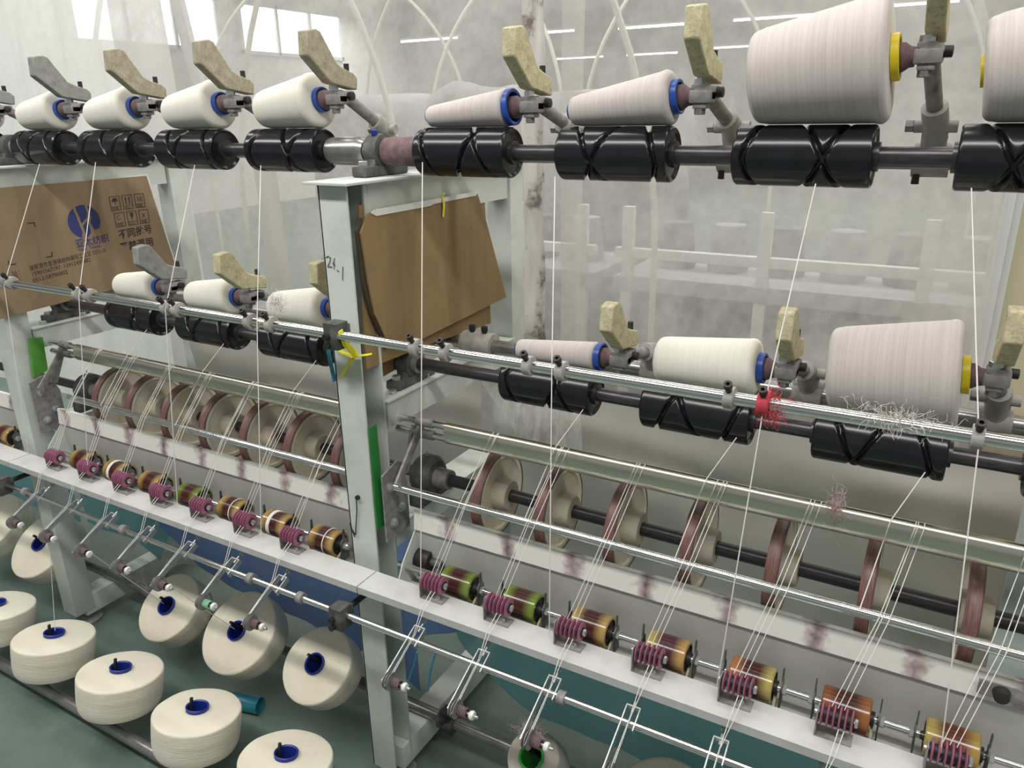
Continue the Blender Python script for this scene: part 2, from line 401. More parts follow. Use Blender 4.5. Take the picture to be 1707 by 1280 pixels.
# ---------------------------------------------------------------- room
fl = struct(obj('floor', MB().box((-2.75, 8.5, -0.05), (17.5, 27, 0.1)), 'floor_green', smooth=0))
struct(obj('ceiling', MB().box((-2.75, 8.5, 3.85), (17.5, 27, 0.1)), 'wall_white', smooth=0))
wb = struct(obj('wall_back', MB().box((-2.75, 22.05, 1.9), (17.5, 0.1, 3.8)), 'wall_white', smooth=0))
wl = struct(obj('wall_left', MB().box((-11.55, 13.0, 1.9), (0.1, 18.0, 3.8)), 'wall_white', smooth=0))
wr = struct(obj('wall_right', MB().box((1.112, 2.17, 1.9), (2.0, 0.12, 3.8)), 'wall_cream', smooth=0))
pil = MB().box((0.094, 2.07, 1.9), (0.022, 0.05, 3.8), 0.006).box((0.113, 2.085, 1.9), (0.014, 0.03, 3.8))
struct(obj('trim_1', pil, 'pvc_white'))

# lit windows high on the far left wall
for i, (y, w_) in enumerate([(8.7, 2.6), (11.8, 2.6)]):
    t = struct(bpy.data.objects.new('window_%d' % (i+1), None)); COL.objects.link(t); t.location = (-11.46, y, 2.65)
    fr = MB()
    for sx in (-1, -0.33, 0.33, 1): fr.box((0, sx*w_/2, 0.4), (0.06, 0.06, 0.9))
    for sz in (0, 0.8): fr.box((0, 0, sz), (0.06, w_+0.06, 0.06))
    obj('window_frame', fr, 'pvc_white', t, 0)
    for k in range(3): obj('pane', MB().box((-0.02, -w_/2 + w_/6 + k*w_/3, 0.4), (0.01, w_/3-0.06, 0.74)), 'window_glow', t, 0)

# fluorescent tubes in the hall behind the film
tubeproto = None
for (x, y, z, L_) in [(-8.5, 12, 2.78, 1.2), (-4.35, 12, 2.74, 1.2), (-8.4, 18, 2.76, 1.2), (-6.6, 18, 2.76, 1.2), (-4.3, 17, 2.74, 1.2), (-2.6, 12, 2.74, 1.2), (-1.0, 12, 2.78, 1.2), (-6.3, 12, 2.76, 1.2), (-2.2, 18, 2.74, 1.2)]:
    if tubeproto is None:
        tubeproto = thing('tube_lamp', 'fluorescent tube lamp glowing in the hall behind the plastic film', 'lamp', (x, y, z), group='tube lamps behind the film')
        obj('housing', MB().box((0, 0, 0.035), (1.24, 0.05, 0.03), 0.006), 'pvc_white', tubeproto)
        obj('tube', MB().lathe([(-0.6, 0.013), (0.6, 0.013)], 10, 'X'), 'tube_glow', tubeproto)
        for sx in (-1, 1): obj('hanger_wire', MB().tube([(sx*0.5, 0, 0.05), (sx*0.5, 0, 1.15)], 0.003, 5), 'dark_metal', tubeproto)
    else: dup(tubeproto, (x, y, z))

# hoops of thin pipe behind the film
def hoop(cx, y0, y1, R_, z0, lab, r=0.011):
    pts = []
    for k in range(33):
        a = math.pi*k/32; q = (1-math.cos(a))/2
        pts.append((cx - R_*math.cos(a), y0+(y1-y0)*q, z0 + 1.0*R_*math.sin(a)*1.15))
    pts = [(pts[0][0], pts[0][1], 0.0)] + pts + [(pts[-1][0], pts[-1][1], 0.0)]
    o = obj('pipe_hoop', MB().tube(pts, r, 8), 'hoop_pipe')
    return tag(o, lab, 'pipe', 'pipe hoops behind the film')
for cx, y0, y1, R_ in [(-2.3, 2.40, 2.42, 1.45), (-1.35, 2.46, 2.48, 1.45), (-3.25, 2.34, 2.36, 1.45), (-1.9, 4.0, 4.6, 0.95), (-0.9, 4.0, 4.6, 0.95), (-2.9, 4.6, 4.0, 0.95), (-3.9, 4.0, 4.6, 0.95)]:
    hoop(cx, y0, y1, R_, 1.1 if R_ > 1 else 1.4, 'pale bent pipe hoop standing behind the plastic film')

# grey goods stacked behind the film
def lumpy(name, c, size, material, lab, cat, group, seed):
    bm = bmesh.new(); bmesh.ops.create_cube(bm, size=1); bmesh.ops.subdivide_edges(bm, edges=bm.edges[:], cuts=7, use_grid_fill=True)
    for v in bm.verts:
        p = v.co.copy(); q = Vector((p.x*size[0], p.y*size[1], p.z*size[2]))
        rr = 1 - 0.10*max(0, (abs(p.x)*2)**4*(abs(p.z)*2)**4)
        q *= rr
        q += 0.05*noise.noise_vector(q*5+Vector((seed, 0, 0)))
        v.co = q + Vector((0, 0, size[2]/2))
    zmin = min(v.co.z for v in bm.verts)
    for v in bm.verts: v.co.z -= zmin
    me = bpy.data.meshes.new(name); bm.to_mesh(me); bm.free()
    for p in me.polygons: p.use_smooth = True
    me.materials.append(MATS[material])
    o = bpy.data.objects.new(name, me); COL.objects.link(o); o.location = c
    return tag(o, lab, cat, group)
for i, (x, y, z, sx, sz) in enumerate([(-2.05, 3.45, 0, 0.62, 0.9), (-1.40, 3.45, 0, 0.62, 0.85), (-0.72, 3.45, 0, 0.62, 0.9), (-0.05, 3.45, 0, 0.6, 0.86), (-2.8, 3.5, 0, 0.66, 0.88)]):
    lumpy('packed_sack', (x, y, z), (sx, 0.5, sz), 'stack_grey' if i % 2 else 'stack_dark', 'grey packed sack standing on the floor behind the film', 'sack', 'sacks behind the film', i*3.1)
for i, (x, y, z, sx, sz) in enumerate([(-2.06, 3.45, 0.945, 0.58, 0.70), (-1.42, 3.45, 0.93, 0.58, 0.68), (-2.8, 3.5, 0.965, 0.66, 0.66)]):
    lumpy('packed_sack', (x, y, z), (sx, 0.48, sz), 'stack_grey', 'grey packed sack lying on top of another behind the film', 'sack', 'upper sacks behind the film', 20+i*3.1)
def far_machine(x, lab):
    t = thing('background_machine', lab, 'machine', (x, 2.85, 0))
    obj('cabinet', MB().box((0, 0, 0.47), (1.25, 0.42, 0.94), 0.01), 'stack_dark', t)
    obj('shelf', MB().box((0, -0.02, 0.965), (1.3, 0.46, 0.05), 0.004), 'stack_grey', t)
    obj('rail', MB().box((0, -0.22, 1.075), (1.3, 0.035, 0.035), 0.004), 'pvc_white', t)
    obj('rail', MB().box((0, -0.23, 0.62), (1.3, 0.03, 0.035), 0.004), 'frame_paint', t)
    for sx in (-0.6, -0.12, 0.36, 0.6): obj('upright', MB().box((sx, -0.23, 0.62), (0.04, 0.03, 1.24), 0.003), 'frame_paint', t)
    for k in range(6):
        o = obj('bobbin', MB().lathe([(0.99, 0.02), (0.99, 0.07), (1.005, 0.075), (1.16, 0.055), (1.165, 0.02)], 20, 'Z', (-0.5+k*0.2, 0.02, 0)), 'stack_grey' if k % 2 else 'stack_dark', t)
    return t
far_machine(-0.42, 'dark machine with pale rails seen through the film of the right bay')
far_machine(-1.80, 'dark machine with pale rails seen through the film of the left bay')
tag(lumpy('red_bundle', (0.36, 1.88, 0.0), (0.28, 0.16, 0.93), 'red_cloth', '', '', None, 55), 'red cloth bundle standing by the cream wall', 'bundle')

# ---------------------------------------------------------------- plastic film curtains
def sheet(name, x0, x1, z0, z1, y, material, lab, nx=50, nz=50, amp=0.02, seed=0.0, fx=3.0, fz=0.8, tilt=0.0, group=None, cat='plastic sheet', ripple=0.0):
    vs = []; fs = []
    for j in range(nz+1):
        for i in range(nx+1):
            x = x0+(x1-x0)*i/nx; z = z0+(z1-z0)*j/nz
            d = amp*noise.noise(Vector((x*fx+seed, z*fz, seed))) + amp*0.35*noise.noise(Vector((x*fx*4+seed, z*fz*5, 3+seed)))
            vs.append((x, y + d + tilt*(z-z1), z))
    for j in range(nz):
        for i in range(nx):
            a = j*(nx+1)+i; fs.append((a, a+1, a+nx+2, a+nx+1))
    o = obj(name, MB().add(vs, fs), material, smooth=180)
    return tag(o, lab, cat, group)
sheet('plastic_film', -1.00, 0.085, 0.12, 3.6, 2.02, 'film_clear', 'large dusty clear plastic film hanging behind the right machine bay', seed=1.3, amp=0.025)
sheet('plastic_film', -2.95, -0.96, 0.12, 3.6, 2.08, 'film_clear', 'large dusty clear plastic film hanging behind the left machine bay', seed=5.1, amp=0.03)
sheet('plastic_film', -4.9, -2.88, 0.12, 3.6, 2.25, 'film_dusty', 'white dusty plastic film hanging behind the printed cardboard', seed=9.4, amp=0.05, fx=6)

# flat hanging strip left, lint covered post, hanging narrow film strips
st = obj('hanging_channel', MB().box((0, 0, 0), (0.05, 0.012, 2.2), 0.003).box((0.03, 0.004, 0), (0.008, 0.02, 2.2)), 'pvc_white')
st.location = (-2.74, 2.13, 2.52); st.rotation_euler = (0, -0.17, 0)
tag(st, 'pale flat plastic channel hanging aslant in front of the film', 'channel')
sheet('film_strip', -2.14, -2.02, 0.0, 1.50, 1.93, 'film_grey', 'narrow grey film strip hanging beside the printed cardboard', nx=12, seed=3, amp=0.03)

def lint_post():
    mb = MB(); n = 16; vs = []; fs = []; H = 60
    for j in range(H+1):
        z = 3.6*j/H
        for k in range(n):
            t = 2*math.pi*k/n
            r = 0.028 + 0.016*noise.noise(Vector((math.cos(t)*2, math.sin(t)*2, z*3.2))) + 0.008*noise.noise(Vector((math.cos(t)*5, math.sin(t)*5, z*11)))
            vs.append((r*math.cos(t), r*math.sin(t), z))
    for j in range(H):
        for k in range(n):
            l = (k+1) % n; fs.append((j*n+k, j*n+l, (j+1)*n+l, (j+1)*n+k))
    o = obj('lint_covered_post', mb.add(vs, fs), 'pink_post', smooth=60); o.location = (-1.03, 1.92, 0)
    tag(o, 'thin post matted with pink and white lint behind the frame', 'post')
lint_post()

# ---------------------------------------------------------------- machine frames (posts and beams)
def make_frame(dx, label, channel):
    f = thing('machine_frame', label, 'machine frame', (-1.015+dx, 1.13, 0))
    X0, X1 = -0.035, 0.035                     # local x across the post
    fy = -0.03                                # local y of the post's front face
    p = MB()
    if channel:                                # folded channel, open to the right
        t = 0.005
        p.box((0, fy+t/2, 0.745), (0.07, t, 1.39), 0.0012)
        p.box((X0+t/2, fy+0.0325, 0.745), (t, 0.065, 1.39), 0.0012)
        p.box((0, fy+0.065-t/2, 0.745), (0.07, t, 1.39), 0.0012)
    else:
        p.box((0, fy+0.0325, 0.745), (0.07, 0.065, 1.39), 0.003)
    obj('front_post', p, 'frame_paint', f)
    obj('rear_post', MB().box((0, 0.605, 0.715), (0.07, 0.065, 1.43), 0.003), 'frame_paint', f)
    tb = MB().box((0, 0.30, 1.4425), (0.11, 0.70, 0.005), 0.001).box((X0+0.012, 0.30, 1.40), (0.005, 0.575, 0.08)).box((X1-0.004, 0.29, 1.40), (0.005, 0.54, 0.08))
    obj('top_beam', tb, 'frame_paint', f)
    mbm = MB().box((0, 0.30, 0.995), (0.085, 0.53, 0.005), 0.001).box((X1, 0.31, 0.965), (0.005, 0.545, 0.06)).box((X0, 0.31, 0.965), (0.005, 0.545, 0.06))
    obj('middle_beam', mbm, 'frame_paint', f)
    lb = MB().box((0, 0.30, 0.70), (0.085, 0.53, 0.005), 0.001).box((X1, 0.31, 0.675), (0.005, 0.545, 0.05))
    obj('lower_beam', lb, 'frame_paint', f)
    obj('foot_beam', MB().box((0, 0.285, 0.066), (0.065, 0.56, 0.068), 0.003), 'frame_paint', f)
    for y in (0.02, 0.62):
        ft = obj('levelling_foot', MB().lathe([(0.0, 0.045), (0.008, 0.045), (0.014, 0.03), (0.02, 0.012), (0.052, 0.010)], 24, 'Z', (0.0, y, 0)), 'dusty_metal', f)
        obj('nut', MB().hexbolt((0.0, y, 0.034), 0.016, 0.012), 'zinc', ft)
    for y in (0.10, 0.22):
        obj('bolt', MB().hexbolt((0.014, y, 1.425), 0.010, 0.014).lathe([(0, 0.005), (0.02, 0.005)], 8, 'Z', (0.014, y, 1.405)), 'zinc', f)
        obj('bolt', MB().hexbolt((0.020, y-0.02, 0.998), 0.010, 0.009), 'zinc', f)
    return f
fm = make_frame(0.0, 'pale grey-green machine frame holding the plain cardboard sheet', True)
fl_ = make_frame(-1.29, 'pale grey-green machine frame holding the printed cardboard sheet', False)
# handwritten number on the front post
ink = thing('handwriting', 'handwritten marker number on the frame post', 'handwriting', (-1.018, 1.0995, 1.29))
def stroke(pts, r=0.0011):
    obj('stroke', MB().tube([(x, -0.0004, z) for x, z in pts], r, 6, flat=(r, 0.0003)), 'marker_ink', ink)
stroke([(-0.026, 0.013), (-0.021, 0.017), (-0.014, 0.014), (-0.017, 0.006), (-0.024, -0.004), (-0.012, -0.003)])
stroke([(-0.004, 0.014), (-0.010, 0.002), (-0.004, 0.0)], 0.0009)
stroke([(-0.006, 0.006), (-0.008, -0.009)], 0.0008)
stroke([(-0.001, -0.008), (0.004, -0.011)], 0.0013)
stroke([(0.015, -0.001), (0.013, -0.014), (0.011, -0.028)])

# ---------------------------------------------------------------- trough: flange, lip and panel, per bay
def make_trough(x0, x1, label, pe=0.03):
    xc = (x0+x1)/2
    t = thing('yarn_trough', label, 'trough', (xc, 1.04, 0.645)); h = (x1-x0)/2
    # cross-section in (y,z) local: flange top, front fold, back fold
    fl = MB().prism([(-0.032, 0), (-0.030, 0.0), (0.032, 0.0), (0.032, -0.03), (0.030, -0.03), (0.030, -0.003), (-0.030, -0.003), (-0.030, -0.016), (-0.032, -0.016)], -h, h, 'X')
    obj('flange', fl, 'flange_paint', t, 20)
    h2a, h2b = -h+0.05, h-pe
    bt = MB().prism([(0.030, -0.033), (0.032, -0.03), (0.125, -0.045), (0.125, -0.049), (0.03, -0.036)], h2a, h2b, 'X')
    obj('tray', bt, 'panel_grey', t, 20)
    pn = MB().prism([(0.125, -0.049), (0.108, 0.079), (0.111, 0.080), (0.129, -0.049)], h2a, h2b, 'X')
    obj('panel', pn, 'panel_grey', t, 20)
    lp = MB().prism([(0.104, 0.079), (0.108, 0.124), (0.112, 0.124), (0.108, 0.078)], h2a, h2b, 'X').prism([(0.108, 0.124), (0.122, 0.121), (0.122, 0.118), (0.112, 0.121)], h2a, h2b, 'X')
    obj('lip', lp, 'lip_paint', t, 20)
    ep = MB().prism([(0.03, -0.035), (0.128, -0.049), (0.112, 0.078), (0.06, 0.02)], h2a-0.003, h2a, 'X')
    obj('end_plate', ep, 'frame_paint', t, 20)
    return t
make_trough(-2.247, -0.9625, 'pale trough rail carrying tensioners left of the plain-cardboard frame', 0.095)
make_trough(-0.9600, 0.42, 'pale trough rail carrying tensioners right of the plain-cardboard frame')
make_trough(-3.55, -2.250, 'pale trough rail end left of the printed-cardboard frame', 0.095)
sp = thing('slotted_plate', 'slotted steel plate with black knob on the trough lip', 'plate', (0.155, 1.142, 0.748))
obj('plate', MB().box((0.03, -0.003, 0.0), (0.11, 0.003, 0.026), 0.001), 'dusty_metal', sp)
obj('knob', MB().lathe([(-0.02, 0.004), (-0.018, 0.010), (-0.005, 0.012), (-0.004, 0.0)], 16, 'Y', (0.005, 0, 0)), 'dark_metal', sp)

# ---------------------------------------------------------------- long rods and shafts
def rod(name, x0, x1, y, z, r, material, lab, cat='rod', n=20):
    t = thing(name, lab, cat, ((x0+x1)/2, y, z)); h = (x1-x0)/2
    obj('rod_body', MB().lathe([(-h, r*0.9), (-h+0.001, r), (h-0.001, r), (h, r*0.9)], n, 'X'), material, t)
    return t
TOPY, TOPZ, MIDY, MIDZ, DR, DL, P = 1.2592, 1.4914, 1.2897, 1.0437, 0.0445, 0.196, 0.30
rod('drum_shaft', -3.0, 0.5, TOPY, TOPZ, 0.0145, 'shaft_dark', 'long dark steel shaft through the upper row of grooved drums', 'shaft')
rod('drum_shaft', -3.0, 0.5, MIDY, MIDZ, 0.0135, 'shaft_dark', 'long dark steel shaft through the lower row of grooved drums', 'shaft')
rod('holder_rod', -3.0, 0.5, 1.425, 1.478, 0.0150, 'shaft_steel', 'grey steel rod behind the upper drums carrying the cone holders')
rod('holder_rod', -3.0, 0.5, 1.45, 1.052, 0.0165, 'shaft_steel', 'grey steel rod behind the lower drums carrying the cone holders')
WY, WZ = 1.262, 0.792
rod('wheel_shaft', -3.0, 0.5, WY, WZ, 0.0135, 'shaft_dark', 'dark shaft through the row of friction wheels', 'shaft')
rod('wheel_front_rod', -2.075, -1.052, 1.122, 0.834, 0.0085, 'chrome', 'thin chrome rod before the wheels, left of the plain-cardboard frame')
rod('wheel_front_rod', -0.935, 0.42, 1.122, 0.829, 0.0085, 'chrome', 'thin chrome rod before the wheels, right of the plain-cardboard frame')
rod('roller_rod', -2.22, -1.07, 1.11, 0.652, 0.007, 'chrome', 'slim chrome rod through the brown rollers of the left bay')
rod('roller_rod', -0.93, 0.42, 1.11, 0.652, 0.007, 'chrome', 'slim chrome rod through the brown rollers of the right bay')
GY, GZ = 1.045, 1.1705
gr = rod('guide_rod', -2.9, 0.5, GY, GZ, 0.0095, 'chrome', 'polished guide rod clamped across the front of the posts')
LY, LZ = 0.987, 0.5835
rod('lever_rod', -2.9, 0.5, LY, LZ, 0.0068, 'chrome', 'thin polished rod below the trough carrying yarn levers')

def collar(x, parent=gr, material='dusty_cast', s=1.0, bolt_up=True):
    lx = x - parent.location.x
    c = obj('collar', MB().lathe([(-0.007*s, 0.0098), (-0.007*s, 0.0155*s), (-0.006*s, 0.0165*s), (0.006*s, 0.0165*s), (0.007*s, 0.0155*s), (0.007*s, 0.0098)], 20, 'X', (lx, 0, 0)), material, parent)
    a = math.radians(35)
    M_ = Matrix.Rotation(a, 4, 'X')
    mb = MB().lathe([(0, 0.0045), (0.010, 0.0045), (0.0101, 0.0062), (0.019, 0.0062), (0.019, 0.0030), (0.013, 0.0030)], 12, 'Z', (lx, 0, 0), None)
    mb2 = MB(); mb2.add([(v[0], v[1], v[2]+0.014) for v in mb.v], mb.f, M_)
    obj('set_screw', mb2, 'dark_metal', c)
    return c
for x in (-0.800, -0.735, -0.572, -0.512, -0.245, 0.062, 0.125, -1.155, -1.215, -1.47, -1.435, -1.79, -1.745, -2.12, -2.075): collar(x)
cc = collar(-0.197, s=1.15)
cc.data.materials[0] = MATS['red_lint']; cc['label'] = 'collar matted with bright red lint'

def clamp_block(x, y, z, lab):
    t = thing('clamp_block', lab, 'clamp', (x, y, z))
    obj('block', MB().box((0, 0, 0), (0.034, 0.034, 0.052), 0.003).box((0, 0.012, 0.006), (0.026, 0.03, 0.024), 0.002), 'cast_dark', t)
    for dz in (-0.018, 0.0):
        obj('screw', MB().lathe([(-0.026, 0.0035), (-0.026, 0.0065), (-0.016, 0.0065)], 10, 'Y', (-0.006, 0, dz)), 'dark_metal', t)
    return t
clamp_block(-0.992, 1.052, 1.168, 'dark clamp block fixing the guide rod to the post of the plain-cardboard frame')
for x, lab in ((-0.992, 'dark clamp block on a stud holding the lever rod, plain-cardboard frame'), (-2.262, 'dark clamp block on a stud holding the lever rod, printed-cardboard frame')):
    t = clamp_block(x, 0.985, 0.578, lab)
    obj('stud', MB().lathe([(0.016, 0.007), (0.10, 0.007)], 12, 'Y', (0.0, 0, 0.004)), 'dark_metal', t)
    obj('washer', MB().lathe([(0.10, 0.013), (0.108, 0.013)], 14, 'Y', (0.0, 0, 0.004)), 'cast_dark', t)

# ---------------------------------------------------------------- pillow block bearings
def bearing(x, y, z, base, lab, blue=False, r=0.034):
    t = thing('pillow_block', lab, 'bearing', (x, y, base))
    h = z-base
    obj('base', MB().box((0, 0, 0.010), (0.036, 0.135, 0.020), 0.004), 'cast_dark', t)
    obj('housing', MB().lathe([(-0.017, r*0.72), (-0.015, r), (0.015, r), (0.017, r*0.72)], 28, 'X', (0, 0, h)).prism([(-0.036, 0.012), (0.036, 0.012), (0.03, h*0.8), (-0.03, h*0.8)], -0.013, 0.013), 'cast_dark', t)
    obj('inner_ring', MB().lathe([(-0.026, 0.0152), (-0.026, 0.022), (0.026, 0.022), (0.026, 0.0152)], 20, 'X', (0, 0, h)), 'dusty_metal', t)
    for s in (-1, 1): obj('bolt', MB().hexbolt((0, s*0.052, 0.020), 0.010, 0.010), 'zinc', t)
    if blue: obj('grease_nipple', MB().lathe([(0, 0.006), (0.009, 0.007), (0.012, 0.003)], 10, 'Z', (0.0, -0.012, h+r-0.003)), 'core_deep_blue', t)
    return t
bearing(-1.025, TOPY, TOPZ, 1.4455, 'dusty pillow block bearing on top of the plain-cardboard frame', True)
bearing(-2.330, TOPY, TOPZ, 1.4455, 'dusty pillow block bearing on top of the printed-cardboard frame')
bearing(-1.005, MIDY, MIDZ, 0.998, 'dark pillow block bearing on the middle beam, plain-cardboard frame')
bearing(-2.300, MIDY, MIDZ, 0.998, 'dark pillow block bearing on the middle beam, printed-cardboard frame')
def coupling(x, y, z, lab):
    t = thing('shaft_coupling', lab, 'coupling', (x, y, z))
    obj('sleeve', MB().lathe([(-0.05, 0.0148), (-0.05, 0.026), (-0.03, 0.028), (0.03, 0.028), (0.045, 0.022), (0.045, 0.0148)], 24, 'X'), 'shaft_steel', t)
    return t
coupling(-1.10, TOPY, TOPZ, 'steel coupling sleeve on the upper drum shaft beside the bearing')
tc_ = coupling(-0.955, TOPY, TOPZ, 'lint-pink sleeve on the upper drum shaft beside the bearing')
tc_.children[0].data.materials[0] = MATS['chuck_pink']
def wheel_bearing(x, lab):
    t = thing('flange_bearing', lab, 'bearing', (x, WY, WZ))
    obj('housing', MB().lathe([(-0.026, 0.02), (-0.024, 0.040), (-0.014, 0.047), (0.014, 0.047), (0.024, 0.038), (0.026, 0.02)], 28, 'X').box((0, 0, -0.043), (0.035, 0.11, 0.03), 0.004), 'cast_dark', t)
    obj('collar', MB().lathe([(0.024, 0.0138), (0.024, 0.024), (0.06, 0.022), (0.06, 0.0138)], 20, 'X'), 'dusty_metal', t)
    obj('grease_nipple', MB().lathe([(0, 0.003), (0.012, 0.003), (0.014, 0.0015)], 8, 'Z', (0, 0, 0.046)), 'zinc', t)
    return t
wheel_bearing(-0.952, 'black bearing on the wheel shaft beside the plain-cardboard frame')
wheel_bearing(-2.205, 'black bearing on the wheel shaft beside the printed-cardboard frame')

# ---------------------------------------------------------------- grooved drums
def drum_mesh():
    NX, NT = 120, 72; vs = []; fs = []; N_ = 3
    def tri(t):
        t = (t/N_) % 1.0
        return 2*t if t < 0.5 else 2-2*t
    gw = 0.0036
    prof = []
    for i in range(NX+1):
        x = DL*i/NX
        for k in range(NT):
            th = 2*math.pi*k/NT; g = 0
            for q in range(N_):
                xc = 0.016 + (DL-0.032)*(0.5-0.5*math.cos(math.pi*tri(k/NT+q))*0.35 - (0.5-tri(k/NT+q))*0.65)
                d = abs(x-xc)/gw
                if d < 1.6: g = max(g, 1/(1+d**6))
            e = min(x, DL-x); ed = 0.003*(1-min(1, e/0.004))**2
            r = DR - 0.009*g - ed
            vs.append((x, r*math.cos(th), r*math.sin(th)))
    for i in range(NX):
        for k in range(NT):
            l = (k+1) % NT; fs.append((i*NT+k, i*NT+l, (i+1)*NT+l, (i+1)*NT+k))
    mb = MB().add(vs, fs)
    # end faces down to the bore
    for x, o in ((0, 0), (DL, NX*NT)):
        ring = [(x, 0.0152*math.cos(2*math.pi*k/NT), 0.0152*math.sin(2*math.pi*k/NT)) for k in range(NT)]
        mid_ = [(x+(0.004 if x == 0 else -0.004), 0.036*math.cos(2*math.pi*k/NT), 0.036*math.sin(2*math.pi*k/NT)) for k in range(NT)]
        b = len(mb.v); mb.v += mid_ + ring
        for k in range(NT):
            l = (k+1) % NT
            mb.f.append((o+k, o+l, b+l, b+k)); mb.f.append((b+k, b+l, b+NT+l, b+NT+k))
    return mb
drum0 = thing('grooved_drum', '', 'drum', (0, 0, 0))
obj('drum_body', drum_mesh(), 'drum_black', drum0, 40)
obj('hub', MB().lathe([(-0.006, 0.0147), (-0.006, 0.021), (DL+0.006, 0.021), (DL+0.006, 0.0147)], 20, 'X'), 'shaft_dark', drum0)
first = [True]
def place(proto, loc, rot, label, group, flag, swap=None):
    if flag[0]:
        flag[0] = False
        proto.location = loc
        if rot is not None: proto.rotation_euler = rot
        proto['label'] = label; proto['group'] = group
        if swap:
            for ch in proto.children:
                n = ch.name.split('.')[0]
                if n in swap: ch.data.materials[0] = MATS[swap[n]]
        return proto
    return dup(proto, loc, rot, label, group, swap)
topL = [-2.2638+k*P for k in range(4)]; topR = [-0.9139+k*P for k in range(4)]
midL = [-2.0386+k*P for k in range(3)]; midR = [-0.7547+k*P for k in range(4)]
for row, (xl, xr, y, z) in (('upper', ([-2.615]+topL, topR, TOPY, TOPZ)), ('lower', (midL, midR, MIDY, MIDZ))):
    for bay, xs in (('L', xl), ('R', xr)):
        for k, x in enumerate(xs):
            lab = 'black grooved drum, ' + nth(k, len(xs), bay) % ('on the %s shaft' % row)
            place(drum0, (x, y, z), (random.uniform(0, 6.28), 0, 0), lab, row+' grooved drums', first)

# ---------------------------------------------------------------- wound yarn cones on the drums
def cone(x0, L_, ra, rb, yd, zd, yarn, core, rc, label, group, dy=0.010):
    base = DR + 0.0006
    z0 = zd + math.sqrt((base+ra)**2-dy*dy); z1 = zd + math.sqrt((base+rb)**2-dy*dy)
    ang = math.atan2(z1-z0, L_)
    t = thing('yarn_cone', label, 'yarn cone', (x0, yd+dy, z0), (0, -ang, 0), group)
    Ls = math.hypot(L_, z1-z0)
    e = min(0.012, ra*0.4); prof = []
    rin = min(rc*0.9, ra*0.72)
    def rr(s): return ra + (rb-ra)*s
    prof = [(0.0, rin*0.9), (0.0, rr(0)-e)]
    for k in range(1, 6):
        a = math.pi/2*k/5; prof.append((e-e*math.cos(a), rr(0)-e+e*math.sin(a)))
    for k in range(1, 20): prof.append((e+(Ls-2*e)*k/20, rr((e+(Ls-2*e)*k/20)/Ls)))
    for k in range(0, 6):
        a = math.pi/2*k/5; prof.append((Ls-e+e*math.sin(a), rr(1)-e+e*math.cos(a)))
    prof += [(Ls, min(rc*0.95, rr(1)-e)), (Ls*0.9, min(rc*0.9, rr(0.9)*0.95)), (0.0, rin*0.85)]
    obj('yarn_body', MB().lathe(prof, 48, 'X', closed=False, cap=False), yarn, t)
    cm = MB().lathe([(-0.004, rin*0.70), (-0.004, rin*0.78), (Ls*0.5, min(rc*0.78, rr(0.5)*0.85)), (Ls*0.95, min(rc*0.9, rr(0.95)*0.93)), (Ls+0.001, rc*0.98), (Ls+0.001, rc*1.06), (Ls+0.011, rc*1.06), (Ls+0.012, rc), (Ls+0.011, rc*0.86), (Ls-0.03, min(rc*0.80, rr(0.8)*0.8)), (-0.004, rin*0.70)], 36, 'X', cap=False)
    obj('core', cm, core, t)
    return t, Vector((x0+Ls*math.cos(ang), yd+dy, z0+Ls*math.sin(ang))), ang

# ---------------------------------------------------------------- cone holder with counterweight handle
def make_holder(weight):
    t = thing('cone_holder', '', 'cone holder')
    obj('chuck', MB().lathe([(-0.016, 0.012), (-0.012, 0.0185), (0.004, 0.0195), (0.012, 0.014), (0.018, 0.013)], 24, 'X'), 'chuck_pink', t)
    ck = obj('clamp', MB().box((0.034, 0, 0.0), (0.036, 0.030, 0.020), 0.004).box((0.037, 0.012, 0.004), (0.030, 0.050, 0.024), 0.004).box((0.031, 0, 0.014), (0.024, 0.026, 0.008), 0.002).box((0.033, 0.0, -0.014), (0.022, 0.022, 0.008), 0.002), 'dusty_metal', t)
    obj('nut', MB().hexbolt((0.030, -0.002, 0.017), 0.010, 0.011), 'zinc', ck)
    obj('nut', MB().hexbolt((0.032, -0.002, -0.027), 0.009, 0.010), 'dusty_metal', ck)
    obj('side_screw', MB().lathe([(0.052, 0.008), (0.062, 0.008), (0.063, 0.005)], 12, 'X', (0, 0.018, 0.006)), 'dark_metal', ck)
    wp = [(-0.085, 0.122), (-0.088, 0.078), (-0.030, 0.030), (0.046, 0.018), (0.050, 0.040), (0.040, 0.050), (0.012, 0.058), (-0.008, 0.066), (-0.048, 0.122), (-0.058, 0.126)]
    w = obj('counterweight', MB().prism(wp, 0.026, 0.051, 'X'), weight, t)
    bv = w.modifiers.new('bevel', 'BEVEL'); bv.width = 0.0025; bv.segments = 2; bv.limit_method = 'ANGLE'; bv.angle_limit = math.radians(30)
    obj('bolt', MB().lathe([(0.040, 0.0055), (0.068, 0.0055), (0.0685, 0.004)], 10, 'Z', (0.040, 0.030, 0)), 'dark_metal', w)
    return t
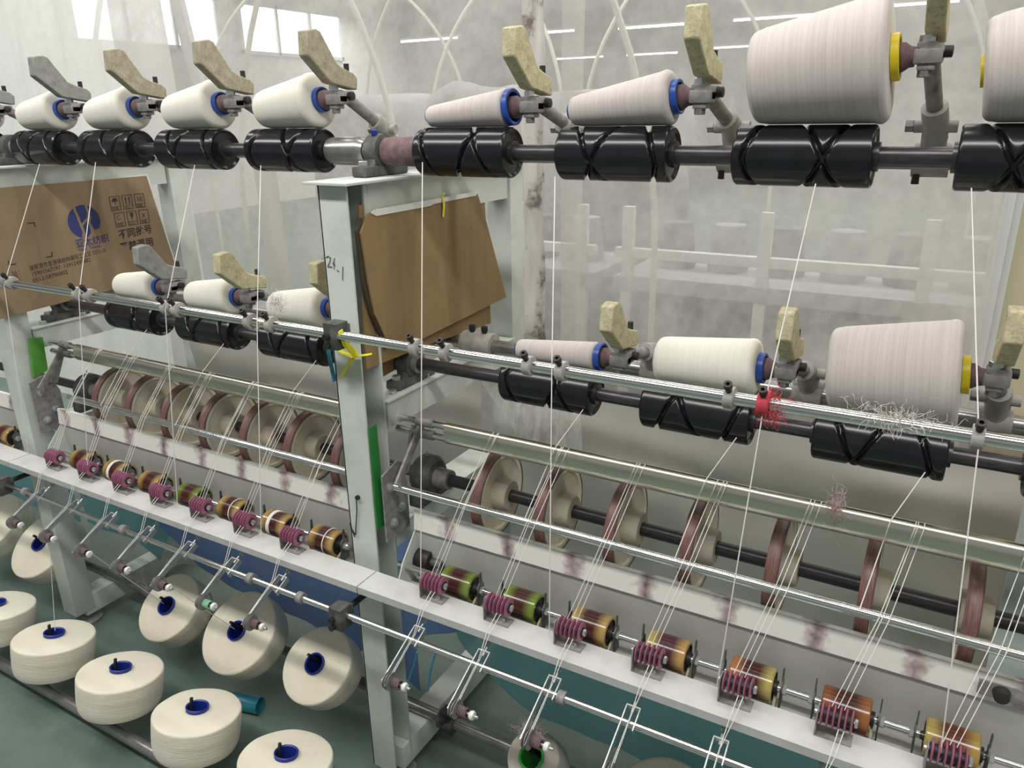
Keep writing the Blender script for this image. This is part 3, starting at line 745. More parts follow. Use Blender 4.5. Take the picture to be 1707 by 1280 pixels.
def holder_support(t, world_loc, rodY, rodZ):
    # arm from the clamp back to a cast socket standing on the rear rod
    Lc = Vector((0.036, 0.034, 0.0)); rodl = Vector((0.052, rodY-world_loc.y, rodZ-world_loc.z))
    top = rodl + Vector((0, -0.030, 0.052))
    top.z = max(top.z, rodl.z+0.045)
    mid_ = Lc.lerp(top, 0.55)
    obj('arm', MB().tube([Lc, mid_, top], 0.0115, 14), 'dusty_metal', t)
    c = MB().tube([mid_.lerp(top, 0.35), top, rodl.lerp(top, 0.4), rodl], 0.0185, 18)
    c.lathe([(-0.026, 0.0172), (-0.026, 0.026), (0.026, 0.026), (0.026, 0.0172)], 22, 'X', rodl)
    c.lathe([(-0.03, 0.010), (0.03, 0.010)], 12, 'X', top)
    s = obj('socket', c, 'dusty_cast', t)
    obj('bolt', MB().hexbolt(top+Vector((-0.042, 0, 0)), 0.010, 0.012, 'X'), 'dusty_metal', s)
    for dx in (-0.012, 0.012):
        obj('set_screw', MB().lathe([(0, 0.0055), (0.012, 0.0065)], 10, 'Z', rodl+Vector((dx, -0.004, 0.024))), 'dark_metal', s)
    obj('set_screw', MB().lathe([(-0.014, 0.006), (0, 0.0055)], 10, 'Z', rodl+Vector((-0.018, -0.012, -0.022))), 'dark_metal', s)
def holder(p, rodY, rodZ, weight, label, group, tilt=0.0):
    t = make_holder(weight); loc = p + Vector((0.012, 0, 0))
    t.location = loc; t['label'] = label; t['group'] = group
    holder_support(t, loc, rodY, rodZ)
    return t

CR = 'yarn_cream'; PK = 'yarn_pinkish'
HU = ('cone holder with cream counterweight handle above the upper drums', 'upper cone holders')
HM = ('cone holder with chipped cream counterweight handle above the lower drums', 'lower cone holders')
ROWS = [
 (-2.60, 0.165, 0.036, 0.050, CR, 'core_blue', 0.024, 'weight_grey', 'U', ''),
 (-2.245, 0.165, 0.036, 0.050, CR, 'core_blue', 0.0235, 'weight_grey', 'U', ''),
 (-1.945, 0.165, 0.036, 0.051, CR, 'core_blue', 0.0235, 'weight_brown', 'U', ''),
 (-1.645, 0.165, 0.037, 0.053, CR, 'core_blue', 0.0235, 'weight_brown', 'U', ''),
 (-1.345, 0.165, 0.038, 0.055, CR, 'core_blue', 0.0235, 'weight_brown', 'U', ''),
 (-0.905, 0.175, 0.019, 0.033, PK, 'core_blue', 0.030, 'weight_cream', 'U', 'slim'),
 (-0.605, 0.180, 0.024, 0.043, PK, 'core_blue', 0.0255, 'weight_cream', 'U', 'medium'),
 (-0.300, 0.185, 0.066, 0.087, PK, 'core_yellow', 0.030, 'weight_cream', 'U', 'large'),
 (0.000, 0.185, 0.066, 0.087, PK, 'core_yellow', 0.030, 'weight_cream', 'U', 'large'),
 (-2.015, 0.165, 0.033, 0.044, CR, 'core_blue', 0.0225, 'weight_grey', 'M', ''),
 (-1.715, 0.165, 0.035, 0.047, CR, 'core_blue', 0.0225, 'weight_cream', 'M', ''),
 (-1.415, 0.170, 0.036, 0.050, CR, 'core_blue', 0.0225, 'weight_cream', 'M', ''),
 (-0.735, 0.175, 0.020, 0.028, PK, 'core_blue', 0.0255, 'weight_cream', 'M', 'slim'),
 (-0.440, 0.180, 0.041, 0.050, CR, 'core_blue', 0.025, 'weight_cream', 'M', 'full'),
 (-0.145, 0.185, 0.067, 0.084, PK, 'core_yellow', 0.028, 'weight_cream', 'M', 'large'),
]
cnt = {}
for x0, L_, ra, rb, yarn, core, rc, wt, row, sz in ROWS:
    up = row == 'U'; bay = 'L' if sz == '' else 'R'; k = cnt.get((row, bay), 0); cnt[(row, bay)] = k+1
    n = {'UL': 5, 'ML': 3, 'UR': 4, 'MR': 3}[row+bay]; rw = 'upper' if up else 'lower'
    pos = nth(k, n, bay)
    look = {'': 'cream yarn cone with blue core', 'slim': 'slim pinkish yarn cone', 'medium': 'medium pinkish yarn cone', 'full': 'full cream yarn cone', 'large': 'very large pinkish cone'}[sz]
    t, end, ang = cone(x0, L_, ra, rb, TOPY if up else MIDY, TOPZ if up else MIDZ, yarn, core, rc, look + ', ' + pos % ('%s cone' % rw), '%s yarn cones' % rw)
    wl_ = {'weight_grey': 'grey', 'weight_brown': 'dusty brown', 'weight_cream': 'cream'}[wt]
    holder(end, 1.425 if up else 1.45, 1.478 if up else 1.052, wt, '%s-handled cone holder at the ' % wl_.replace(' ', '-') + pos % ('%s cone' % rw), '%s cone holders' % rw)
# plain collar on the lower holder rod
rc_ = thing('rod_collar', 'pale cylindrical collar with two black screws on the lower holder rod', 'collar', (-0.925, 1.45, 1.052))
obj('sleeve', MB().lathe([(-0.04, 0.0168), (-0.04, 0.029), (-0.037, 0.0305), (0.037, 0.0305), (0.04, 0.029), (0.04, 0.0168)], 28, 'X'), 'dusty_cast', rc_)
for dx in (-0.015, 0.018): obj('set_screw', MB().lathe([(0.03, 0.005), (0.036, 0.008), (0.046, 0.0075)], 12, 'Z', (dx, -0.004, 0)), 'dark_metal', rc_)

# ---------------------------------------------------------------- friction wheels
WR = 0.094
wheel0 = thing('friction_wheel', '', 'wheel')
obj('rim', MB().lathe([(-0.0105, 0.086), (-0.0105, WR-0.001), (-0.009, WR), (-0.005, WR-0.002), (0.005, WR-0.002), (0.009, WR), (0.0105, WR-0.001), (0.0105, 0.086)], 56, 'X', closed=True), 'wheel_rim', wheel0)
obj('disc', MB().lathe([(-0.010, 0.0865), (0.0112, 0.0865), (0.0112, 0.079), (0.007, 0.075), (0.004, 0.060), (0.003, 0.036), (-0.002, 0.036), (-0.001, 0.070), (-0.006, 0.080), (-0.010, 0.082)], 56, 'X', closed=True), 'wheel_cream', wheel0)
obj('hub', MB().lathe([(-0.012, 0.0137), (-0.012, 0.034), (0.004, 0.036), (0.030, 0.034), (0.034, 0.031), (0.034, 0.0137)], 36, 'X', closed=True), 'wheel_cream', wheel0)
obj('edge_band', MB().lathe([(0.0107, 0.0862), (0.0107, 0.0925), (0.0117, 0.0915), (0.0117, 0.0872)], 56, 'X', closed=True), 'wheel_edge', wheel0)
WX_R = [-0.770+0.1465*k for k in range(8)]; WX_L = [-2.045+0.149*k for k in range(7)]
first = [True]
for bay, xs in (('L', WX_L), ('R', WX_R)):
    for k, x in enumerate(xs): place(wheel0, (x, WY, WZ), (random.uniform(0, 6), 0, 0), 'cream wheel with dark red rim, ' + nth(k, len(xs), bay) % 'wheel', 'friction wheels', first)

# ---------------------------------------------------------------- polished bars over the wheels, with side plates and arms
def stadium(h, r, n=8):
    pts = []
    for k in range(n+1):
        a = math.pi*k/n; pts.append((r*math.cos(a), h/2-r+r*math.sin(a)))
    for k in range(n+1):
        a = math.pi+math.pi*k/n; pts.append((r*math.cos(a), -h/2+r+r*math.sin(a)))
    return pts
BY, BZ = 1.205, 0.935
for x0, x1, side in ((-2.13, -1.06, 'left'), (-0.855, 0.42, 'right')):
    t = thing('polished_bar', 'polished flat bar over the wheels of the %s bay' % side, 'bar', ((x0+x1)/2, BY, BZ)); h = (x1-x0)/2
    obj('bar', MB().prism([(0.0125*math.copysign(abs(math.cos(q*math.pi/16))**0.8, math.cos(q*math.pi/16)), 0.023*math.copysign(abs(math.sin(q*math.pi/16))**0.8, math.sin(q*math.pi/16))) for q in range(32)], -h, h, 'X'), 'bar_chrome', t, 40)
    for dz in (-0.0135, 0.0135):
        obj('end_rod', MB().lathe([(-h-0.13, 0.0075), (-h+0.01, 0.0075)], 14, 'X', (0, 0, dz)), 'chrome', t)
        obj('clip', MB().lathe([(-h-0.075, 0.0077), (-h-0.075, 0.0105), (-h-0.035, 0.0105), (-h-0.035, 0.0077)], 14, 'X', (0, 0, dz)), 'dusty_metal', t)
for dx, nm in ((0.0, 'plain-cardboard frame'), (-1.275, 'printed-cardboard frame')):
    t = thing('arm_bracket', 'grey steel bracket plate with two slanted arms, %s' % nm, 'bracket', (-0.955+dx, 1.14, 0.70))
    obj('plate', MB().prism([(-0.035, 0.0), (0.045, 0.0), (0.045, 0.11), (0.02, 0.17), (-0.035, 0.155)], -0.002, 0.002, 'X'), 'dusty_metal', t)
    for (ax, y0, z0, y1, z1) in ((0.012, -0.018, 0.145, 0.062, 0.232), (-0.006, 0.03, 0.15, 0.066, 0.225)):
        d = Vector((0, y1-y0, z1-z0)); L_ = d.length; a = math.atan2(d.z, d.y)
        M_ = Matrix.Rotation(a, 4, 'X')
        obj('arm', MB().box((ax+0.02, (y0+y1)/2, (z0+z1)/2), (0.006, L_+0.02, 0.020), 0.001, M_), 'dusty_metal', t)
    for (y, z) in ((-0.012, 0.12), (-0.01, 0.035), (0.02, 0.06)):
        b = obj('bolt', MB().hexbolt((0.002, y, z), 0.008, 0.008, 'X').lathe([(0.0, 0.012), (0.003, 0.012)], 14, 'X', (0.001, y, z)), 'zinc', t)
g1 = tag(obj('green_plastic_guard', MB().prism([(0.0, -0.11), (0.026, -0.11), (0.024, 0.125), (0.0, 0.125)], -0.0015, 0.0015, 'X'), 'plastic_green'), 'dark green plastic strip on the side of the plain-cardboard frame post', 'guard')
g1.location = (-0.9765, 1.103, 0.835)
g2 = tag(obj('green_plastic_guard', MB().prism([(-0.012, -0.052), (0.030, -0.045), (0.036, 0.055), (0.0, 0.058)], -0.006, 0.006, 'X'), 'plastic_light_green'), 'bright green plastic piece by the printed-cardboard frame post', 'guard')
g2.location = (-2.255, 1.145, 0.915)

# ---------------------------------------------------------------- disc tensioners on the flange
ten0 = thing('disc_tensioner', '', 'tensioner')
br = obj('bracket', MB().box((0.004, 0.0, 0.0012), (0.052, 0.026, 0.0024)).prism([(-0.013, 0.0), (0.013, 0.0), (0.013, 0.030), (0.009, 0.046), (-0.009, 0.046), (-0.013, 0.030)], -0.0235, -0.0213, 'X'), 'dusty_metal', ten0)
obj('screw', MB().hexbolt((0.012, -0.002, 0.0024), 0.006, 0.004), 'zinc', br)
for k in range(6):
    obj('disc', MB().lathe([(-0.0018, 0.004), (-0.0017, 0.0150), (-0.0009, 0.0176), (0.0, 0.0182), (0.0009, 0.0176), (0.0017, 0.0150), (0.0018, 0.004)], 24, 'X', (-0.0165+0.0085*k, 0, 0.036)), 'disc_pink', ten0)
obj('sleeve', MB().lathe([(-0.0205, 0.0095), (0.029, 0.0095)], 16, 'X', (0, 0, 0.036)), 'dark_metal', ten0)
obj('pin', MB().lathe([(-0.027, 0.0035), (0.034, 0.0035)], 10, 'X', (0, 0, 0.036)).hexbolt((0.0295, 0, 0.036), 0.0065, 0.005, 'X'), 'zinc', ten0)
TX_L = [-2.085+0.15*k for k in range(7)]; TX_R = [-0.800+0.15*k for k in range(7)]
first = [True]
for bay, xs in (('L', TX_L), ('R', TX_R)):
    for k, x in enumerate(xs): place(ten0, (x, 1.052, 0.645), None, 'magenta-disc yarn tensioner on the trough rail, ' + nth(k, len(xs), bay) % 'one', 'disc tensioners', first)

# ---------------------------------------------------------------- brown rollers
rol0 = thing('yarn_roller', '', 'roller')
RRr, RLh = 0.0295, 0.036
obj('roller_body', MB().lathe([(-RLh, 0.024), (-RLh, RRr-0.002), (-RLh+0.002, RRr), (RLh-0.002, RRr), (RLh, RRr-0.002), (RLh, 0.024)], 40, 'X', cap=False), 'roller_yellow', rol0)
obj('end_cap', MB().lathe([(-RLh+0.001, 0.0075), (-RLh+0.001, 0.0245), (RLh-0.003, 0.0245), (RLh-0.003, 0.012), (RLh+0.006, 0.011), (RLh+0.006, 0.0075)], 28, 'X', cap=False), 'dark_metal', rol0)
for s in (-1, 1):
    b = obj('side_bracket', MB().prism([(-0.012, -0.034), (0.012, -0.034), (0.012, 0.012), (0.004, 0.020), (0.004, 0.040), (-0.001, 0.040), (-0.003, 0.018), (-0.012, 0.010)], s*0.048-0.0012, s*0.048+0.0012, 'X'), 'cast_dark', rol0)
    obj('nut', MB().hexbolt((s*0.048+(0.0012 if s > 0 else -0.0082), 0, 0), 0.009, 0.007, 'X'), 'zinc', b)
obj('scraper', MB().prism([(-0.028, -0.03), (0.002, -0.012), (0.004, -0.014), (-0.026, -0.034)], RLh+0.002, RLh+0.006, 'X'), 'weight_cream', rol0)
def rx_l(k): return -1.131-0.1505*(6-k)
RX_L = [rx_l(k) for k in range(7)]; RX_R = [-0.772+0.1470*k for k in range(7)]
skins = {('L', 0): 'roller_yellow', ('L', 1): 'roller_yellow', ('L', 2): 'roller_yellow', ('L', 3): 'roller_green', ('L', 4): 'roller_yellow', ('L', 5): 'roller_yellow', ('L', 6): 'roller_yellow',
         ('R', 0): 'roller_green', ('R', 1): 'roller_green_dark', ('R', 2): 'roller_yellow', ('R', 3): 'roller_plum', ('R', 4): 'roller_orange', ('R', 5): 'roller_rust', ('R', 6): 'roller_amber'}
rlab = {('L', 'y'): ('brown roller with ochre ends in the trough, %s', 'ochre rollers left'), ('L', 3): ('brown roller with lime green ends in the left trough', None),
        ('R', 0): ('brown roller with lime green ends beside the frame in the right trough', None), ('R', 1): ('dark brown roller with broad green ends in the right trough', None),
        ('R', 2): ('brown roller with ochre ends in the right trough', None), ('R', 3): ('plum-brown roller with yellow and tan ends in the right trough', None),
        ('R', 4): ('brown roller with orange and yellow ends in the right trough', None), ('R', 5): ('rust-brown roller in the right trough', None), ('R', 6): ('red-brown roller with amber yellow ends in the right trough', None)}
first = [True]
for side, xs in (('L', RX_L), ('R', RX_R)):
    for k, x in enumerate(xs):
        key = (side, k) if (side, k) in rlab else (side, 'y')
        lab, grp = rlab[key]
        if '%s' in lab: lab = lab % (nth(k, 7, 'L') % 'roller')
        sw = {'roller_body': skins[(side, k)]}
        if first[0]:
            r_ = place(rol0, (x, 1.11, 0.652), None, lab, grp, first)
        else:
            r_ = dup(rol0, (x, 1.11, 0.652), None, lab, None, sw)
            if grp: r_['group'] = grp
            elif 'group' in r_: del r_['group']
        if side == 'L' and k in (1, 5):
            obj('yarn_wrap', MB().lathe([(-0.017, RRr), (-0.016, RRr+0.0016), (-0.008, RRr+0.0016), (-0.007, RRr)], 32, 'X', cap=False), 'yarn_line', r_)
        if side == 'L' and k in (4, 6):
            obj('yarn_wrap', MB().torus((0.008, 0, 0), RRr, 0.0014, 'X', 32, 6), 'yarn_line', r_)
# one more roller in the far left bay
r_ = dup(rol0, (-2.43, 1.11, 0.652), None, 'brown roller with ochre ends left of the printed-cardboard frame'); 
if 'group' in r_: del r_['group']
rb = thing('dark_roller', 'small black roller at the frame post behind the trough rail', 'roller', (-0.895, 1.155, 0.648))
obj('roller_body', MB().lathe([(-0.02, 0.012), (-0.02, 0.024), (0.02, 0.024), (0.02, 0.012)], 28, 'X'), 'dark_metal', rb)
obj('hub', MB().lathe([(0.018, 0.010), (0.05, 0.010)], 14, 'X'), 'cast_dark', rb)

# ---------------------------------------------------------------- yarn levers on the lever rod
lev0 = thing('yarn_lever', '', 'yarn lever')
d = Vector((0, -0.90, -0.436)).normalized(); w = Vector((0, -d.z, d.y))   # along the arm, across it
def strip(p0, p1, wd, th):
    p0, p1 = Vector(p0), Vector(p1); a = p1-p0; L_ = a.length; a.normalize(); b = w; c = a.cross(b)
    M_ = Matrix.Identity(4)
    for i in range(3): M_[i][0] = a[i]; M_[i][1] = b[i]; M_[i][2] = c[i]
    return MB().box((0, 0, 0), (L_, wd, th)), Matrix.Translation((p0+p1)/2) @ M_
mbx = MB()
top = -d*0.028
for p0, p1 in ((top+Vector((-0.011, 0, 0)), d*0.094+Vector((-0.011, 0, 0))), (top+Vector((-0.012, 0, 0)), top+Vector((0.014, 0, 0))), (top+Vector((0.013, 0, 0)), d*0.012+Vector((0.013, 0, 0)))):
    b_, M_ = strip(p0, p1, 0.013, 0.0022); mbx.add(b_.v, b_.f, M_)
arm = obj('arm', mbx, 'zinc', lev0, 20)
sc = MB().tube([top+d*0.008, top-d*0.016], 0.0026, 8).tube([top-d*0.016, top-d*0.022], 0.0055, 8)
obj('thumb_screw', sc, 'zinc', arm)
hd = d*0.087
obj('pin', MB().lathe([(-0.014, 0.003), (0.048, 0.003)], 8, 'X', hd), 'zinc', lev0)
for k, (x, r) in enumerate(((-0.006, 0.016), (0.0, 0.0175), (0.005, 0.0175))):
    obj('disc', MB().lathe([(-0.0018, 0.003), (-0.0006, r), (0.0006, r), (0.0018, 0.003)], 22, 'X', hd+Vector((x, 0, 0))), 'dusty_metal', lev0)
obj('spring', MB().tube([hd+Vector((0.008+0.018*k/40, 0.0085*math.cos(k*0.95), 0.0085*math.sin(k*0.95))) for k in range(41)], 0.0016, 6), 'chuck_pink', lev0)
obj('ceramic_ring', MB().lathe([(0.032, 0.003), (0.032, 0.0075), (0.036, 0.009), (0.040, 0.0075), (0.040, 0.003)], 16, 'X', hd), 'ceramic', lev0)
LX_L = [-2.080+0.15*k for k in range(7)]; LEV = []; LX_R = [-0.806+0.15*k for k in range(7)]
first = [True]
for bay, xs in (('L', LX_L), ('R', LX_R)):
    for k, x in enumerate(xs): lv = place(lev0, (x, LY, LZ), None, 'zinc yarn lever on the lever rod, ' + nth(k, len(xs), bay) % 'lever', 'yarn levers', first); LEV.append(lv)
for ch in LEV[5].children:
    if ch.name.startswith('spring'): ch.data = ch.data.copy(); ch.data.materials[0] = MATS['green_wool']; ch['label'] = 'spring wrapped in pale green yarn'
for i, x in enumerate((-1.745, -1.292, -1.140, -0.515, -0.05, -2.18)):
    near = min([(abs(x+0.035-q), j, 'L', 7) for j, q in enumerate(LX_L)] + [(abs(x+0.035-q), j, 'R', 7) for j, q in enumerate(LX_R)])
    c = thing('rod_collar', 'steel stop collar beside the ' + nth(near[1], 7, near[2]) % 'yarn lever', 'collar', (x+0.035, LY, LZ), group='stop collars on the lever rod')
    obj('ring', MB().lathe([(-0.007, 0.007), (-0.007, 0.0125), (0.007, 0.0125), (0.007, 0.007)], 18, 'X'), 'dusty_metal', c)

# ---------------------------------------------------------------- creel: tubes with pegs, yarn packages
T1Y, T1Z = 1.250, 0.118
N1 = Vector((0, -0.6157, 0.788)); N2 = Vector((0, 0.205, 0.979))
row1 = [(-2.79, 1.15, 0.234, 0.112), (-2.49, 1.15, 0.234, 0.118), (-1.852, 1.15, 0.205, 0.103), (-1.553, 1.15, 0.225, 0.1165), (-1.265, 1.15, 0.228, 0.1005), (-0.334, 1.15, 0.222, 0.112)]
row2 = [(-2.344, 0.921, 0.189, 0.105), (-2.044, 0.921, 0.189, 0.105), (-1.744, 0.921, 0.189, 0.106), (-1.444, 0.921, 0.189, 0.104), (-1.144, 0.921, 0.189, 0.106)]
def package(p, n, R_, h, lab, grp, yarn='yarn_package', core='core_deep_blue', rc=0.026):
    n = Vector(n).normalized(); p = Vector(p)
    t = thing('yarn_package', lab, 'yarn package', p - n*h, orient(n), grp)
    rin = rc+0.0005; e = 0.006
    prof = [(0.004, rin), (0.0, R_*0.90-e), (0.002, R_*0.92), (0.010, R_*0.955), (h*0.3, R_*0.985), (h*0.7, R_), (h-e-0.004, R_)]
    for k in range(1, 6):
        a = math.pi/2*k/5; prof.append((h-0.004-e+e*math.sin(a), R_-e+e*math.cos(a)))
    prof += [(h-0.003, R_*0.75), (h-0.001, R_*0.5), (h, rin)]
    mb = MB(); n_ = 64; vs = []; fs = []
    for i, (z, r) in enumerate(prof):
        for k in range(n_):
            th = 2*math.pi*k/n_
            rr_ = r*(1+0.006*noise.noise(Vector((math.cos(th)*2+p.x*7, math.sin(th)*2, z*9)))) if i > 1 else r
            vs.append((rr_*math.cos(th), rr_*math.sin(th), z + (0.0015*noise.noise(Vector((r*30, th*2, p.x*5))) if 6 < i < len(prof)-1 else 0)))
    m_ = len(prof)
    for i in range(m_):
        j = (i+1) % m_
        for k in range(n_):
            l = (k+1) % n_; fs.append((i*n_+k, i*n_+l, j*n_+l, j*n_+k))
    obj('yarn_body', mb.add(vs, fs), yarn, t, 50)
    obj('core', MB().lathe([(-0.006, rc*0.86), (-0.006, rc), (h+0.007, rc), (h+0.0085, rc*1.06), (h+0.010, rc), (h+0.007, rc*0.88), (0.0, rc*0.86)], 32, 'Z', closed=True), core, t)
    return t
for i, (x, y, z, R_) in enumerate(row1):
    if i < 5: package((x, y, z), N1, R_, 0.085, 'cream yarn package tilted toward the aisle, ' + nth(i, 5, 'L') % 'tilted one', 'tilted packages')
    else: package((x, y, z), N1, R_, 0.085, 'cream yarn package tilted below the lever rod, right bay', None)
for i, (x, y, z, R_) in enumerate(row2):
    package((x, y, z), N2, R_, 0.098, 'upright cream yarn package near the floor, ' + nth(i, 5, 'L') % 'one', 'upright packages')
package((-0.631, 1.15, 0.230), N1, 0.060, 0.11, 'nearly empty brownish yarn package with bright green core', None, 'yarn_brownish', 'core_green', 0.027)

def creel(name, x0, x1, y, z, r, lab, pegs):
    t = thing(name, lab, 'creel tube', ((x0+x1)/2, y, z)); h = (x1-x0)/2
    obj('tube', MB().lathe([(-h, r), (h, r)], 24, 'X'), 'shaft_steel', t)
    for (a, b, rr_) in pegs:
        o = Vector(t.location)
        obj('peg', MB().tube([Vector(a)-o, Vector(b)-o], rr_, 10), 'dark_metal', t)
    return t
def pegs_for(rows, n, tube_y, tube_z, h, off):
    out = []
    for (x, y, z, R_) in rows:
        c = Vector((x, y, z)) + off
        out.append((c - n*(h+0.035), c + n*0.026, 0.0042))
        out.append((c - n*(h+0.035), (x+off.x, tube_y, tube_z), 0.006))
    return out
allrow1 = row1 + [(-0.631, 1.15, 0.230, 0.06)]
creel('creel_tube', -3.2, 0.5, T1Y, T1Z, 0.0155, 'grey creel tube low behind the posts', pegs_for(allrow1, N1, T1Y, T1Z, 0.085, Vector((-0.013, 0.008, 0.010))))
creel('creel_tube', -3.0, 0.5, 0.862, 0.045, 0.0150, 'grey creel tube near the floor under the upright packages', pegs_for(row2, N2, 0.862, 0.045, 0.098, Vector((-0.017, -0.004, 0))))
for x, nm in ((-0.925, 'plain-cardboard frame'), (-1.955, 'left bay')):
    t = thing('tube_clamp', 'dark clamp on the creel tube, %s' % nm, 'clamp', (x, T1Y, T1Z))
    obj('block', MB().lathe([(-0.022, 0.0158), (-0.022, 0.026), (0.022, 0.026), (0.022, 0.0158)], 20, 'X').box((0, -0.005, 0.028), (0.026, 0.03, 0.02), 0.003).box((0, 0.0, -0.03), (0.03, 0.03, 0.02), 0.003), 'cast_dark', t)
    obj('knob', MB().lathe([(0, 0.006), (0.018, 0.006), (0.019, 0.012), (0.03, 0.010)], 12, 'Y', (0.01, -0.045, 0.03)), 'dark_metal', t)
tt = tag(obj('plastic_tube', MB().lathe([(-0.042, 0.0205), (-0.042, 0.0235), (0.042, 0.0235), (0.042, 0.0205)], 32, 'X', closed=True), 'teal_tube'), 'empty teal plastic tube lying on the floor', 'tube')
tt.location = (-1.515, 1.115, 0.0237); tt.rotation_euler = (0.3, 0, 0.24)

# ---------------------------------------------------------------- cardboard sheets
cb = thing('cardboard_sheet', 'plain brown cardboard sheet tied in the machine frame with torn white top', 'cardboard', (-0.9715, 1.38, 1.25))
base_poly = [(1.118, 1.352), (1.142, 1.384), (1.150, 1.386), (1.528, 1.390), (1.560, 1.33), (1.652, 1.118), (1.25, 1.100), (1.172, 1.125), (1.140, 1.19), (1.128, 1.255)]
lp = [(y-1.38, z-1.25) for y, z in base_poly]
obj('front_sheet', MB().prism(lp, 0.0, 0.004, 'X'), 'cardboard', cb, 0)
back = [(1.136, 1.40), (1.585, 1.405), (1.60, 1.06), (1.42, 1.07), (1.35, 1.075), (1.12, 1.08)]
obj('back_sheet', MB().prism([(y-1.38, z-1.25) for y, z in back], -0.016, -0.012, 'X'), 'cardboard', cb, 0)
obj('torn_side', MB().prism([(1.112-1.38, 0.105), (1.130-1.38, 0.128), (1.134-1.38, 0.0), (1.150-1.38, -0.07), (1.180-1.38, -0.135), (1.172-1.38, -0.14), (1.135-1.38, -0.06), (1.118-1.38, 0.0)], -0.007, -0.001, 'X'), 'cardboard_edge', cb, 0)
flap = [(1.150, 1.20), (1.150, 1.022), (1.30, 1.032), (1.45, 1.052), (1.60, 1.075), (1.63, 1.12), (1.63, 1.20)]
obj('lower_flap', MB().prism([(y-1.38, z-1.25) for y, z in flap], -0.060, -0.056, 'X'), 'cardboard', cb, 0)
obj('torn_edge', MB().prism([(1.150-1.38, 0.1345), (1.165-1.38, 0.128), (1.34-1.38, 0.128), (1.355-1.38, 0.131), (1.522-1.38, 0.132), (1.53-1.38, 0.141), (1.16-1.38, 0.140)], 0.003, 0.0055, 'X'), 'white_paper', cb, 0)
obj('tie_tape', MB().tube([(0.006, 0.005, 0.10), (0.008, 0.008, 0.125), (0.006, 0.006, 0.146), (0.012, 0.004, 0.15)], 0.003, 6, flat=(0.004, 0.001)), 'tape_yellow', cb)

pc = thing('cardboard_sheet', 'brown cardboard box side printed with a blue logo and handling symbols', 'cardboard', (-2.255, 1.38, 1.24))
poly = [(1.06, 1.392), (1.608, 1.390), (1.66, 1.095), (1.66, 1.06), (1.40, 1.06), (1.05, 1.045)]
obj('front_sheet', MB().prism([(y-1.38, z-1.24) for y, z in poly], -0.004, 0.0, 'X'), 'cardboard_pale', pc, 0)
obj('back_sheet', MB().prism([(1.06-1.38, 0.14), (1.62-1.38, 0.155), (1.668-1.38, -0.14), (1.05-1.38, -0.20)], -0.012, -0.008, 'X'), 'white_paper', pc, 0)
RT = Matrix(((0, 0, 1), (1, 0, 0), (0, 1, 0))).to_4x4()    # text x -> +Y, text y -> +Z, normal -> +X
def text(s_, y, z, size, material, rot=0.0, parent=pc, name='lettering', sx=1.0, bold=0.0):
    cu = bpy.data.curves.new('txt', 'FONT'); cu.body = s_; cu.size = size; cu.offset = bold; cu.resolution_u = 3
    tmp = bpy.data.objects.new('txt', cu); COL.objects.link(tmp)
    dg = bpy.context.evaluated_depsgraph_get(); dg.update()
    me = bpy.data.meshes.new_from_object(tmp.evaluated_get(dg))
    bpy.data.objects.remove(tmp)
    M_ = Matrix.Translation((0.0006, y-1.38, z-1.24)) @ RT @ Matrix.Rotation(rot, 4, 'Z') @ Matrix.Diagonal((sx, 1, 1, 1))
    me.transform(M_); me.name = name; me.materials.clear(); me.materials.append(MATS[material])
    o = bpy.data.objects.new(name, me); COL.objects.link(o); o.parent = parent
    return o
text('不同批号', 1.476, 1.212, 0.030, 'print_black', 0.03, bold=0.0006)
text('严禁混用', 1.474, 1.172, 0.030, 'print_black', 0.03, bold=0.0006)
text('亚太纺织', 1.336, 1.205, 0.027, 'print_blue', 0.04, bold=0.0003)
text('Yatai  Textile', 1.340, 1.192, 0.0135, 'print_blue', 0.04)
text('张家港市金港镇柏林晨阳工业区 3221-10', 1.190, 1.162, 0.0165, 'print_black', 0.07, sx=0.82)
text('15901567197  13912495882', 1.192, 1.145, 0.0165, 'print_black', 0.07, sx=0.95)
text('0512-58790002', 1.192, 1.127, 0.0165, 'print_black', 0.07)
text('址：', 1.140, 1.155, 0.017, 'print_black', 0.07)
text('电话：', 1.125, 1.137, 0.017, 'print_black', 0.07)
def flat(poly, material, name='print_mark', th=0.0006):
    return obj(name, MB().prism([(y-1.38, z-1.24) for y, z in poly], 0.0002, 0.0002+th, 'X'), material, pc, 0)
# logo: a round blue mark of four leaves split by pale channels
LC = (1.376, 1.276); LR = (0.050, 0.048)
def arc(a0, a1, n=12, k=1.0): return [(LC[0]+LR[0]*k*math.cos(math.radians(a0+(a1-a0)*i/n)), LC[1]+LR[1]*k*math.sin(math.radians(a0+(a1-a0)*i/n))) for i in range(n+1)]
flat(arc(122, 250) + [(LC[0]-0.012, LC[1]-0.030), (LC[0]-0.022, LC[1]+0.022)], 'print_blue', 'logo_leaf')
flat(arc(78, 112, 6) + [(LC[0]-0.013, LC[1]+0.020), (LC[0]-0.009, LC[1]-0.004), (LC[0]+0.010, LC[1]+0.010), (LC[0]+0.014, LC[1]+0.024)], 'print_blue', 'logo_leaf')
flat([(LC[0]-0.006, LC[1]-0.012), (LC[0]+0.012, LC[1]+0.002), (LC[0]+0.014, LC[1]-0.035), (LC[0]+0.002, LC[1]-0.046), (LC[0]-0.002, LC[1]-0.044)], 'print_blue', 'logo_leaf')
flat(arc(-32, 68) + [(LC[0]+0.020, LC[1]+0.034), (LC[0]+0.024, LC[1]+0.010), (LC[0]+0.018, LC[1]-0.005), (LC[0]+0.028, LC[1]-0.028)], 'print_blue', 'logo_leaf')
